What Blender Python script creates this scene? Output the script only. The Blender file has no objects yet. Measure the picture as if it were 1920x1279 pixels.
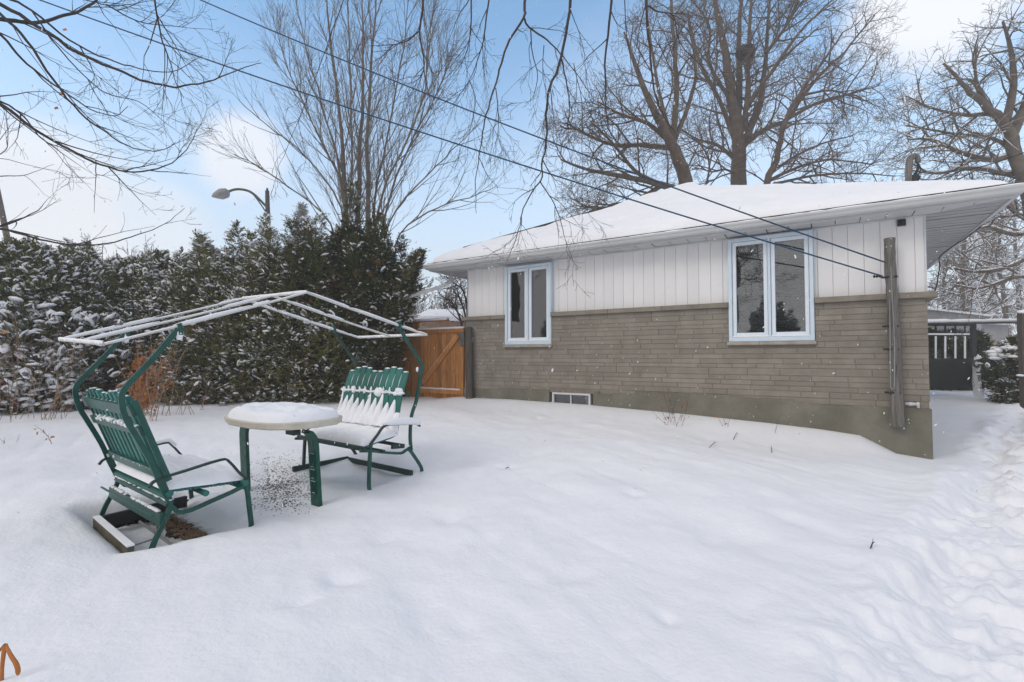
import bpy, math, random
import numpy as np
from mathutils import Vector
rng = np.random.default_rng(11); random.seed(11)
sc = bpy.context.scene
COL = sc.collection
E = 1.4                                   # eye height above world zero
FPX = 906.0; YAW = math.radians(32.6); PITCH = math.radians(1.8)
Z = np.array([0, 0, 1.0])
FH = np.array([-math.sin(YAW), math.cos(YAW), 0]); RV = np.array([math.cos(YAW), math.sin(YAW), 0])
FW = FH*math.cos(PITCH)+Z*math.sin(PITCH); UP = -FH*math.sin(PITCH)+Z*math.cos(PITCH)
CAM = np.array([0, 0, E])
def ray(px, py): return FW+RV*(px-960)/FPX+UP*(639.5-py)/FPX
def PD(px, py, dep): return CAM+ray(px, py)*dep
def PZ(px, py, zr):
    d = ray(px, py); return CAM+d*(zr/d[2])
def PY(px, py, y):
    d = ray(px, py); return CAM+d*(y/d[1])
def PP(px, py, O, n):
    d = ray(px, py); return CAM+d*(np.dot(O-CAM, n)/np.dot(d, n))
def nrm(v): v = np.asarray(v, float); return v/(math.sqrt(v[0]*v[0]+v[1]*v[1]+v[2]*v[2])+1e-12)

# ------------------------------------------------------------------ noise
_perm = np.random.default_rng(3).random((256, 256))
def vnoise(x, y):
    xi = np.floor(x).astype(int); yi = np.floor(y).astype(int); fx = x-xi; fy = y-yi
    fx = fx*fx*fx*(fx*(fx*6-15)+10); fy = fy*fy*fy*(fy*(fy*6-15)+10)
    g = lambda a, b: _perm[a & 255, b & 255]
    return (g(xi, yi)*(1-fx)+g(xi+1, yi)*fx)*(1-fy)+(g(xi, yi+1)*(1-fx)+g(xi+1, yi+1)*fx)*fy-.5
def fbm(x, y, o=4):
    s = 0; a = 1
    for i in range(o): s = s+a*vnoise(x+i*17.3, y+i*9.1); x = x*2.03; y = y*2.03; a *= .5
    return s

# ------------------------------------------------------------------ materials
def newmat(name):
    m = bpy.data.materials.new(name); m.use_nodes = True
    nt = m.node_tree; b = nt.nodes['Principled BSDF']; return m, nt, b
def nd(nt, t, **kw):
    n = nt.nodes.new(t)
    for k, v in kw.items():
        if k in n.inputs: n.inputs[k].default_value = v
        else: setattr(n, k, v)
    return n
def coords(nt, scale=(1, 1, 1)):
    tc = nt.nodes.new('ShaderNodeTexCoord'); mp = nt.nodes.new('ShaderNodeMapping')
    mp.inputs['Scale'].default_value = scale; nt.links.new(tc.outputs['Object'], mp.inputs[0]); return mp.outputs[0]
def ramp(nt, src, stops):
    r = nt.nodes.new('ShaderNodeValToRGB'); e = r.color_ramp.elements
    while len(e) < len(stops): e.new(.5)
    for q, (p, c) in zip(e, stops):
        q.position = p; q.color = (*c, 1) if len(c) == 3 else c
    nt.links.new(src, r.inputs[0]); return r.outputs[0]
def rmat(name, cols, scale=6, rough=.8, island=0.0, bump=0.0, bscale=40, stretch=(1, 1, 1), detail=5, metal=0, spec=.3, snow=None):
    """mottled procedural surface: noise ramp, optional per-island tint, bump, optional snow lying on up-facing faces"""
    m, nt, b = newmat(name); L = nt.links
    v = coords(nt, stretch)
    n = nd(nt, 'ShaderNodeTexNoise', Scale=scale, Detail=detail, Roughness=.6); L.new(v, n.inputs['Vector'])
    k = len(cols); st = [(.3+.4*i/max(1, k-1), c) for i, c in enumerate(cols)]
    c = ramp(nt, n.outputs[0], st)
    if island:
        g = nt.nodes.new('ShaderNodeNewGeometry'); h = nd(nt, 'ShaderNodeHueSaturation')
        mr = nd(nt, 'ShaderNodeMapRange'); mr.inputs[3].default_value = 1-island; mr.inputs[4].default_value = 1+island
        L.new(g.outputs['Random Per Island'], mr.inputs[0]); L.new(mr.outputs[0], h.inputs['Value']); L.new(c, h.inputs['Color']); c = h.outputs[0]
    if snow:
        g = nt.nodes.new('ShaderNodeNewGeometry'); s = nt.nodes.new('ShaderNodeSeparateXYZ'); L.new(g.outputs['True Normal'], s.inputs[0])
        n3 = nd(nt, 'ShaderNodeTexNoise', Scale=snow[1], Detail=3); L.new(coords(nt), n3.inputs['Vector'])
        ma = nd(nt, 'ShaderNodeMath', operation='MULTIPLY_ADD'); L.new(n3.outputs[0], ma.inputs[0]); ma.inputs[1].default_value = 1.2; L.new(s.outputs[2], ma.inputs[2])
        mr = nd(nt, 'ShaderNodeMapRange'); mr.inputs[1].default_value = snow[0]+.6-.07; mr.inputs[2].default_value = snow[0]+.6+.07; L.new(ma.outputs[0], mr.inputs[0])
        mx = nd(nt, 'ShaderNodeMix', data_type='RGBA'); L.new(mr.outputs[0], mx.inputs[0]); L.new(c, mx.inputs[6]); mx.inputs[7].default_value = (.84, .85, .88, 1); c = mx.outputs[2]
    L.new(c, b.inputs['Base Color']); b.inputs['Roughness'].default_value = rough; b.inputs['Metallic'].default_value = metal
    b.inputs['Specular IOR Level'].default_value = spec
    if bump:
        n2 = nd(nt, 'ShaderNodeTexNoise', Scale=bscale, Detail=6); L.new(v, n2.inputs['Vector'])
        bp = nd(nt, 'ShaderNodeBump', Strength=bump, Distance=.01); L.new(n2.outputs[0], bp.inputs['Height']); L.new(bp.outputs[0], b.inputs['Normal'])
    return m
M = {}
M['snow'] = rmat('snow', [(.83, .84, .87), (.88, .885, .91)], 3, .7, bump=.6, bscale=38, spec=.25)
M['snow_clump'] = rmat('snow_clump', [(.84, .85, .88), (.9, .9, .92)], 10, .8, spec=.1)
M['brick'] = rmat('painted_brick', [(.215, .186, .15), (.255, .226, .186), (.30, .27, .225)], 3, .85, island=.10, bump=.8, bscale=60)
M['mortar'] = rmat('mortar', [(.19, .165, .125), (.245, .21, .165)], 8, .9, bump=.4)
M['ledge'] = rmat('stone_ledge', [(.2, .175, .14), (.28, .25, .2)], 6, .8, island=.08, bump=.5)
M['parge'] = rmat('parged_foundation', [(.14, .13, .10), (.18, .17, .13), (.235, .22, .18)], 2.2, .9, bump=.9, bscale=35)
M['siding'] = rmat('white_siding', [(.78, .765, .75), (.83, .815, .80)], 1.2, .5, island=.02, bump=.1, bscale=15)
M['trimwhite'] = rmat('white_trim', [(.6, .61, .61), (.7, .7, .7)], 3, .45, bump=.05)
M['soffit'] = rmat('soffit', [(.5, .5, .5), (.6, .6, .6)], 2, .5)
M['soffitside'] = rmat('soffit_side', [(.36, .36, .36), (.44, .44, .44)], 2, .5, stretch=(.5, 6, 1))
M['fascia'] = rmat('fascia', [(.48, .485, .48), (.6, .6, .595)], 2, .5, stretch=(.4, 1, 3))
M['winframe'] = rmat('window_paint', [(.58, .69, .77), (.66, .75, .82)], 4, .45)
M['winfill'] = rmat('sash_paint', [(.72, .78, .84), (.78, .84, .88)], 4, .45)
M['sill'] = rmat('sill_stone', [(.3, .27, .22), (.42, .39, .34)], 6, .8)
M['blind'] = rmat('blind', [(.17, .18, .18), (.22, .23, .23)], 3, .6)
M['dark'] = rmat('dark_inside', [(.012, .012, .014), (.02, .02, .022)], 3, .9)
M['shingle'] = rmat('shingle', [(.03, .028, .025), (.07, .065, .06)], 30, .9, bump=.5)
M['green'] = rmat('green_paint', [(.004, .048, .036), (.007, .072, .054), (.014, .085, .066)], 9, .38, island=.14, bump=.15, spec=.4)
M['greendark'] = rmat('green_weathered', [(.014, .036, .026), (.026, .058, .042)], 8, .5, bump=.3)  # darker green; also puts shade into the right bench's far frame
M['greenwood'] = rmat('green_relief', [(.004, .05, .032), (.008, .085, .058)], 14, .4, bump=1.0, bscale=25, snow=(.85, 60))
M['slatpaint'] = rmat('slat_paint', [(.018, .115, .095), (.032, .165, .138)], 6, .5, island=.22, bump=.15)
M['canopy'] = rmat('canopy_tube', [(.5, .48, .44), (.66, .65, .62)], 14, .6, snow=(.2, 30))
M['tabletop'] = rmat('table_rim', [(.46, .42, .34), (.60, .56, .47)], 8, .6, bump=.3)
M['cedarwood'] = rmat('cedar_wood', [(.26, .115, .04), (.48, .21, .065), (.58, .27, .09)], 5, .75, island=.22, bump=.5, bscale=20, stretch=(4, 4, .5))
M['greywood'] = rmat('grey_wood', [(.075, .068, .062), (.15, .138, .125), (.21, .195, .175)], 6, .85, bump=.8, bscale=18, stretch=(5, 5, .5), island=.1)
M['brownwood'] = rmat('brown_wood', [(.06, .05, .042), (.115, .095, .08)], 6, .85, bump=.8, bscale=18, stretch=(5, 5, .5))
M['oldplank'] = rmat('old_plank', [(.07, .065, .04), (.15, .13, .09)], 5, .85, bump=.8, bscale=30)
M['bark'] = rmat('bark', [(.085, .064, .047), (.165, .125, .09)], 5, .9, bump=.6, bscale=25)
M['barkdark'] = rmat('bark_dark', [(.045, .036, .032), (.085, .066, .056)], 12, .9)
M['barkgrey'] = rmat('bark_grey', [(.11, .09, .072), (.20, .168, .135)], 4, .9, bump=.5)
M['barkred'] = rmat('bark_red', [(.09, .06, .045), (.17, .12, .09)], 5, .9)
M['cedar'] = rmat('cedar_leaf', [(.095, .105, .03), (.14, .142, .044), (.17, .135, .05)], 1.3, .7, island=.45, spec=.15, snow=(.93, 5))
M['cedardark'] = rmat('cedar_leaf_dark', [(.062, .07, .024), (.09, .095, .034), (.12, .095, .04)], 1.3, .75, island=.4, spec=.12, snow=(1.12, 5))
M['cedarbrown'] = rmat('cedar_brown', [(.10, .05, .022), (.2, .095, .04)], 3, .8, island=.4)
M['dry'] = rmat('dry_stem', [(.2, .13, .08), (.38, .26, .17)], 10, .85, island=.25)
M['orange'] = rmat('orange_leaf', [(.33, .11, .03), (.5, .2, .06)], 8, .8, island=.3)
M['cable'] = rmat('cable', [(.015, .045, .09), (.03, .075, .14)], 3, .5)
M['black'] = rmat('black_metal', [(.015, .015, .015), (.03, .03, .03)], 5, .5)
M['galv'] = rmat('galvanised', [(.2, .2, .19), (.35, .35, .34)], 6, .5, metal=.3)
M['gate'] = rmat('gate_panel', [(.038, .042, .034), (.05, .055, .046)], 2, .6)
M['house2'] = rmat('grey_stucco', [(.27, .26, .26), (.33, .32, .32)], 3, .8)
M['house2b'] = rmat('lilac_wall', [(.4, .4, .45), (.46, .46, .51)], 3, .8)
M['lampgrey'] = rmat('lamp_head', [(.2, .2, .2), (.3, .3, .3)], 5, .5)
M['lamparm'] = rmat('lamp_arm', [(.07, .085, .06), (.11, .13, .09)], 5, .6)
M['soil'] = rmat('soil', [(.014, .012, .009), (.035, .028, .02)], 20, .95, bump=.8)
M['yellow'] = rmat('yellow_paint', [(.6, .35, .04), (.7, .45, .07)], 5, .6)
M['pebble'] = rmat('pebble', [(.10, .09, .085), (.24, .225, .21)], 20, .9, island=.5)
M['siding2'] = rmat('far_wall', [(.35, .22, .15), (.45, .3, .2)], 5, .8)
def glass():
    m, nt, b = newmat('window_glass'); L = nt.links
    nt.nodes.remove(b); out = nt.nodes['Material Output']
    t = nd(nt, 'ShaderNodeBsdfTransparent'); t.inputs[0].default_value = (.72, .76, .76, 1)
    g = nd(nt, 'ShaderNodeBsdfGlossy'); g.inputs['Roughness'].default_value = .015
    n = nd(nt, 'ShaderNodeTexNoise', Scale=2.2, Detail=1); L.new(coords(nt), n.inputs['Vector'])
    bp = nd(nt, 'ShaderNodeBump', Strength=.10, Distance=.02); L.new(n.outputs[0], bp.inputs['Height']); L.new(bp.outputs[0], g.inputs['Normal'])
    f = nd(nt, 'ShaderNodeFresnel', IOR=2.4); x = nt.nodes.new('ShaderNodeMixShader')
    L.new(f.outputs[0], x.inputs[0]); L.new(t.outputs[0], x.inputs[1]); L.new(g.outputs[0], x.inputs[2]); L.new(x.outputs[0], out.inputs[0]); return m
M['glass'] = glass()

# ------------------------------------------------------------------ object helpers
ORIG = {}
def tag(o, label, cat, group=None, kind=None):
    if label: o['label'] = label
    if cat: o['category'] = cat
    if group: o['group'] = group
    if kind: o['kind'] = kind
    return o
def thing(name, label, cat, loc, group=None):
    o = bpy.data.objects.new(name, None); COL.objects.link(o); o.location = [float(q) for q in loc]; o.empty_display_size = .2
    ORIG[o] = np.array(loc, float); return tag(o, label, cat, group)
class MB:
    def __init__(s): s.V = []; s.F = []; s.n = 0
    def add(s, v, f):
        v = np.asarray(v, float).reshape(-1, 3)
        if isinstance(f, np.ndarray): s.F.append(f+s.n)
        else:
            by = {}
            for q in f: by.setdefault(len(q), []).append(q)
            for q in by.values(): s.F.append(np.array(q)+s.n)
        s.V.append(v); s.n += len(v); return s
    def box(s, lo, hi):
        x0, y0, z0 = lo; x1, y1, z1 = hi
        return s.hexa([(x0, y0, z0), (x1, y0, z0), (x1, y1, z0), (x0, y1, z0), (x0, y0, z1), (x1, y0, z1), (x1, y1, z1), (x0, y1, z1)])
    def hexa(s, v): return s.add(v, np.array([(0, 3, 2, 1), (4, 5, 6, 7), (0, 1, 5, 4), (1, 2, 6, 5), (2, 3, 7, 6), (3, 0, 4, 7)]))
    def bbox(s, lo, hi, b=.004):
        """box with its front (-y) edges chamfered, for bricks and boards facing -y"""
        x0, y0, z0 = lo; x1, y1, z1 = hi
        v = [(x0, y1, z0), (x1, y1, z0), (x1, y1, z1), (x0, y1, z1), (x0, y0+b, z0), (x1, y0+b, z0), (x1, y0+b, z1), (x0, y0+b, z1),
             (x0+b, y0, z0+b), (x1-b, y0, z0+b), (x1-b, y0, z1-b), (x0+b, y0, z1-b)]
        f = [(0, 4, 7, 3), (1, 2, 6, 5), (3, 7, 6, 2), (0, 1, 5, 4), (4, 5, 9, 8), (5, 6, 10, 9), (6, 7, 11, 10), (7, 4, 8, 11), (8, 9, 10, 11), (0, 3, 2, 1)]
        return s.add(v, np.array(f))
    def plank(s, p, q, u, w, t):
        """bar from p to q, width w along u, thickness t across"""
        p = np.array(p, float); q = np.array(q, float); d = nrm(q-p); u = np.array(u, float); u = nrm(u-d*np.dot(u, d)); n = np.cross(d, u)
        a = u*w/2; b = n*t/2
        return s.hexa([p-a-b, p+a-b, p+a+b, p-a+b, q-a-b, q+a-b, q+a+b, q-a+b])
    def bars(s, pts, w, t, u):
        """flat bar along a polyline: cross-section w along u, t along the other way"""
        pts = np.array(pts, float); n = len(pts); T = np.gradient(pts, axis=0); T /= np.linalg.norm(T, axis=1)[:, None]
        u = np.array(u, float); V = []
        for i in range(n):
            uu = nrm(u-T[i]*np.dot(u, T[i])); nn = np.cross(T[i], uu)
            V += [pts[i]+uu*w/2+nn*t/2, pts[i]-uu*w/2+nn*t/2, pts[i]-uu*w/2-nn*t/2, pts[i]+uu*w/2-nn*t/2]
        f = [(4*i+j, 4*i+(j+1) % 4, 4*i+4+(j+1) % 4, 4*i+4+j) for i in range(n-1) for j in range(4)]
        f += [(3, 2, 1, 0), (4*n-4, 4*n-3, 4*n-2, 4*n-1)]
        return s.add(V, f)
    def tubes(s, P, R, k=4, cap=False):
        """P (N,n,3), R (N,n)"""
        P = np.asarray(P, float); R = np.asarray(R, float)
        if P.ndim == 2: P = P[None]; R = np.broadcast_to(R, P.shape[:2])
        N, n = P.shape[:2]
        T = np.gradient(P, axis=1); T /= np.linalg.norm(T, axis=2, keepdims=True)+1e-9
        ref = np.array([.31, .52, .79]); mt = T.mean(1, keepdims=True)
        refs = np.where(np.abs((mt*ref).sum(2, keepdims=True)) > .85, np.array([.9, -.3, -.2]), ref)
        U = np.cross(T, refs); U /= np.linalg.norm(U, axis=2, keepdims=True)+1e-9; W = np.cross(T, U)
        a = np.arange(k)/k*2*math.pi
        V = P[:, :, None]+R[:, :, None, None]*(np.cos(a)[None, None, :, None]*U[:, :, None]+np.sin(a)[None, None, :, None]*W[:, :, None])
        i, j = np.meshgrid(np.arange(n-1), np.arange(k), indexing='ij'); i = i.ravel(); j = j.ravel(); j2 = (j+1) % k
        q = np.stack([i*k+j, i*k+j2, (i+1)*k+j2, (i+1)*k+j], 1)
        F = (q[None]+(np.arange(N)*n*k)[:, None, None]).reshape(-1, 4)
        s.F.append(F+s.n)
        if cap:
            b = (np.arange(N)*n*k)[:, None]+s.n
            s.F.append(b+np.arange(k)[::-1][None]); s.F.append(b+(n-1)*k+np.arange(k)[None])
        s.V.append(V.reshape(-1, 3)); s.n += N*n*k; return s
    def tube(s, pts, r, k=8):
        pts = np.array(pts, float); r = np.full(len(pts), r) if np.isscalar(r) else np.array(r); return s.tubes(pts[None], r[None], k, True)
    def blob(s, c, r, seg=8, rings=5, jit=.1, flat=None):
        c = np.array(c, float); th = np.linspace(0, math.pi, rings+1)[1:-1]; ph = np.arange(seg)/seg*2*math.pi
        v = [(0, 0, 1)]+[(math.sin(t)*math.cos(p), math.sin(t)*math.sin(p), math.cos(t)) for t in th for p in ph]+[(0, 0, -1)]
        v = np.array(v)*(1+jit*rng.standard_normal((len(v), 1)))
        if flat is not None: v[:, 2] = np.where(v[:, 2] < 0, v[:, 2]*flat, v[:, 2])
        f = [(0, 1+j, 1+(j+1) % seg) for j in range(seg)]
        R_ = len(th)
        for i in range(R_-1): f += [(1+i*seg+j, 1+(i+1)*seg+j, 1+(i+1)*seg+(j+1) % seg, 1+i*seg+(j+1) % seg) for j in range(seg)]
        l = len(v)-1; f += [(l, 1+(R_-1)*seg+(j+1) % seg, 1+(R_-1)*seg+j) for j in range(seg)]
        return s.add(c+v*np.array(r), f)
    def build(s, name, mat, parent=None, smooth=False, **tg):
        V = np.concatenate(s.V) if s.V else np.zeros((0, 3))
        if parent is not None:
            p = parent
            while p.parent: p = p.parent
            V = V-ORIG[p]
            org = None
        else:
            org = np.array([V[:, 0].mean(), V[:, 1].mean(), V[:, 2].min()]); V = V-org
        me = bpy.data.meshes.new(name); me.vertices.add(len(V)); me.vertices.foreach_set('co', V.astype(np.float32).ravel())
        lt = np.concatenate([np.full(len(f), f.shape[1]) for f in s.F]); lv = np.concatenate([f.ravel() for f in s.F])
        me.loops.add(len(lv)); me.loops.foreach_set('vertex_index', lv.astype(np.int32))
        me.polygons.add(len(lt)); me.polygons.foreach_set('loop_start', np.concatenate([[0], np.cumsum(lt)[:-1]]).astype(np.int32))
        try: me.polygons.foreach_set('loop_total', lt.astype(np.int32))
        except Exception: pass
        me.polygons.foreach_set('use_smooth', np.full(len(lt), smooth)); me.update(calc_edges=True); me.validate()
        me.materials.append(mat); o = bpy.data.objects.new(name, me); COL.objects.link(o)
        if parent is not None: o.parent = parent
        else: o.location = org; ORIG[o] = org
        if tg: tag(o, tg.get('label'), tg.get('cat'), tg.get('group'), tg.get('kind'))
        return o
def smooth_poly(pts, n=5):
    """Catmull-Rom through points"""
    P = np.array(pts, float); P = np.vstack([2*P[0]-P[1], P, 2*P[-1]-P[-2]]); out = []
    for i in range(1, len(P)-2):
        for t in np.arange(n)/n:
            out.append(.5*((2*P[i])+(-P[i-1]+P[i+1])*t+(2*P[i-1]-5*P[i]+4*P[i+1]-P[i+2])*t*t+(-P[i-1]+3*P[i]-3*P[i+1]+P[i+2])*t**3))
    out.append(P[-2]); return np.array(out)

# ------------------------------------------------------------------ camera, world, sun
cd = bpy.data.cameras.new('camera'); cam = bpy.data.objects.new('camera', cd); COL.objects.link(cam); sc.camera = cam
cd.sensor_width = 36; cd.lens = FPX/1920*36; cd.clip_end = 3000; cd.clip_start = .05
cam.location = CAM; cam.rotation_euler = (math.pi/2+PITCH, 0, YAW)
w = bpy.data.worlds.new('World'); sc.world = w; w.use_nodes = True; nt = w.node_tree; L = nt.links
SUN_EL = math.radians(38); SUN_AZ = math.radians(205)     # compass-like: direction the sun stands in, from +y clockwise
bg = nt.nodes['Background']; sky = nd(nt, 'ShaderNodeTexSky', sky_type='NISHITA'); sky.sun_disc = False
sky.sun_elevation = SUN_EL; sky.sun_rotation = SUN_AZ; sky.air_density = 1.1; sky.dust_density = .3; sky.ozone_density = 2.5
tc = nt.nodes.new('ShaderNodeTexCoord'); sep = nt.nodes.new('ShaderNodeSeparateXYZ'); L.new(tc.outputs['Generated'], sep.inputs[0])
cn = nd(nt, 'ShaderNodeTexNoise', Scale=3.0, Detail=7, Roughness=.6); L.new(tc.outputs['Generated'], cn.inputs['Vector'])
def mth(op, a, b=None, c=None):
    n = nd(nt, 'ShaderNodeMath', operation=op)
    for i, q in enumerate((a, b, c)):
        if q is None: continue
        if isinstance(q, (int, float)): n.inputs[i].default_value = q
        else: L.new(q, n.inputs[i])
    return n.outputs[0]
def mrange(v, a, b, c=0, d=1):
    n = nd(nt, 'ShaderNodeMapRange', interpolation_type='SMOOTHSTEP')
    L.new(v, n.inputs[0])
    for i, q in enumerate((a, b, c, d)): n.inputs[i+1].default_value = q
    return n.outputs[0]
fac = None
nz = mth('SUBTRACT', cn.outputs[0], .5)
for (px, py, rad, sx, amt) in [(1740, -30, .125, 1, .9), (440, 290, .085, 1, .75), (60, 400, .15, 1, .8), (280, 430, .10, 1, .5), (1810, 75, .045, 1, .5), (1710, 182, .02, 1, .4), (1250, 330, .3, 1, .15)]:
    c = nrm(ray(px, py)); vm = nd(nt, 'ShaderNodeVectorMath', operation='DISTANCE'); L.new(tc.outputs['Generated'], vm.inputs[0]); vm.inputs[1].default_value = c
    d = mth('MULTIPLY_ADD', nz, rad*1.3, vm.outputs['Value']); f = mrange(d, rad*.55, rad*1.1, amt, 0)
    fac = f if fac is None else mth('MAXIMUM', fac, f)
# cloud cover added out of view, to make the skylight greyer and more neutral
gen = mrange(mth('MULTIPLY_ADD', nz, .5, mth('MAXIMUM', mth('MULTIPLY', sep.outputs[1], -.8), mth('MULTIPLY_ADD', sep.outputs[2], 1.0, -.75))), -.12, .12, 0, .95)
hz = mrange(sep.outputs[2], -.02, .60, .95, 0.0)
hz = mth('POWER', hz, 1.0)
mx0 = nd(nt, 'ShaderNodeMix', data_type='RGBA'); L.new(hz, mx0.inputs[0])
skm = nd(nt, 'ShaderNodeMix', data_type='RGBA', blend_type='MULTIPLY'); skm.inputs[0].default_value = 1; L.new(sky.outputs[0], skm.inputs[6]); skm.inputs[7].default_value = (1.15, 1.37, 1.33, 1)
L.new(skm.outputs[2], mx0.inputs[6]); mx0.inputs[7].default_value = (4.9, 5.2, 5.65, 1)
mx1 = nd(nt, 'ShaderNodeMix', data_type='RGBA'); L.new(fac, mx1.inputs[0]); L.new(mx0.outputs[2], mx1.inputs[6]); mx1.inputs[7].default_value = (5.4, 5.4, 5.55, 1)
mx2 = nd(nt, 'ShaderNodeMix', data_type='RGBA'); L.new(gen, mx2.inputs[0]); L.new(mx1.outputs[2], mx2.inputs[6]); mx2.inputs[7].default_value = (4.35, 4.2, 4.25, 1)
L.new(mx2.outputs[2], bg.inputs[0]); bg.inputs[1].default_value = .15
sd = bpy.data.lights.new('sun', 'SUN'); so = bpy.data.objects.new('sun', sd); COL.objects.link(so)
sd.energy = .8; sd.angle = math.radians(24); sd.color = (1, .95, .89)
sdir = np.array([math.sin(SUN_AZ)*math.cos(SUN_EL), math.cos(SUN_AZ)*math.cos(SUN_EL), math.sin(SUN_EL)])
so.rotation_euler = Vector(sdir).to_track_quat('Z', 'Y').to_euler()
sc.view_settings.view_transform = 'Standard'; sc.view_settings.look = 'None'; sc.view_settings.gamma = 1; sc.view_settings.exposure = .56
sc.render.engine = 'CYCLES'; sc.cycles.use_denoising = True; sc.cycles.transparent_max_bounces = 12; sc.cycles.max_bounces = 4; sc.cycles.diffuse_bounces = 3; sc.cycles.glossy_bounces = 2; sc.cycles.volume_bounces = 0

# ------------------------------------------------------------------ glider frame of reference
O = PZ(283, 1050, -1.3)                   # near rear foot of the left bench
A = nrm(RV*.6+FH*.8); W = nrm(-RV*.8+FH*.6); GW = 1.1
def G(px, py, w=0.0): return PP(px, py, O+W*w, W)        # point on the upright plane w = const
def aw(p): q = np.asarray(p)-O; return np.stack([q@A, q@W], -1)
YB = 8.4; XL = -6.5; XR = 1.2; ZC = E+1.886               # brick face, wall ends, soffit height
XR = PY(1743, 700, YB)[0]; XL = PY(872, 700, YB)[0]
# ------------------------------------------------------------------ ground
cp = [(0, 1279, -1.20), (500, 1279, -1.2), (960, 1279, -1.24), (1400, 1279, -1.28), (1900, 1279, -1.3),
      (0, 1100, -1.17), (300, 1150, -1.16), (600, 1050, -1.2), (960, 1050, -1.22), (1400, 1050, -1.27), (1850, 1050, -1.36),
      (0, 900, -1.15), (700, 950, -1.22), (960, 900, -1.18), (1300, 900, -1.2), (1600, 900, -1.3), (1850, 900, -1.36),
      (0, 785, -1.12), (150, 777, -1.10), (300, 752, -1.0), (400, 745, -1.0), (500, 752, -1.0), (650, 756, -1.0), (780, 750, -.96),
      (1000, 820, -1.08), (1250, 840, -1.12), (1450, 860, -1.18), (850, 800, -1.07), (600, 800, -1.1), (250, 820, -1.14),
      (1860, 732, -1.18), (1800, 780, -1.28), (1900, 790, -1.32), (1750, 900, -1.35)]
CP = np.array([PZ(*q) for q in cp]+[np.array([x, y, E-1.25]) for x, y in [(0, -4), (5, -3), (-5, -3), (6, 3), (0, 0)]]+
              [np.array([x, y, E-.95]) for x, y in [(-14, 12), (-10, 16), (-20, 5), (-3, 12), (-12, 30), (0, 30)]]+[np.array([5, 22, E-1.15]), np.array([12, 20, E-1.2])])
SG = np.maximum(.35, np.linalg.norm(CP[:, :2], axis=1)*.16)
wp = [(885, 746), (960, 749), (1040, 755), (1110, 760), (1280, 776), (1440, 793), (1540, 805), (1612, 816), (1640, 830), (1680, 850), (1743, 861)]
WP = np.array([PY(a, b, YB) for a, b in wp])
feet = [(rng.uniform(-3.5, 1.5), rng.uniform(2.5, 7.5), rng.uniform(.10, .2), rng.uniform(.008, .022), rng.uniform(0, 3)) for _ in range(34)]
for px_, py_ in [(950, 882), (845, 965), (1080, 1062), (1010, 800), (1120, 830), (905, 1010), (720, 1000), (1250, 1130), (1400, 1120), (1480, 960), (1330, 1000), (870, 1150), (560, 1130), (1190, 930), (640, 1080)]:
    q_ = PZ(px_, py_, -1.2); feet.append((q_[0], q_[1], rng.uniform(.05, .10), rng.uniform(.018, .035), rng.uniform(0, 3)))
pth = smooth_poly([PZ(1925, 770, -1.32), PZ(1900, 830, -1.36), PZ(1870, 880, -1.37), PZ(1850, 960, -1.37), PZ(1810, 1080, -1.36), PZ(1770, 1180, -1.35), PZ(1740, 1300, -1.3)], 14)
pth2 = smooth_poly([PZ(1960, 800, -1.32), PZ(1940, 900, -1.36), PZ(1915, 1000, -1.37), PZ(1900, 1150, -1.36), PZ(1880, 1350, -1.35)], 16)
steps = []
for k, pp in enumerate((pth, pth2)):
    d = np.r_[0, np.cumsum(np.linalg.norm(np.diff(pp[:, :2], axis=0), axis=1))]
    for q in np.cumsum(rng.uniform(.16, .5, 26)):
        if q > d[-1]: break
        steps.append((np.interp(q, d, pp[:, 0])+rng.normal(0, .13), np.interp(q, d, pp[:, 1])+rng.normal(0, .08), .10+rng.uniform(0, .05), .04+rng.uniform(0, .06)))
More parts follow.
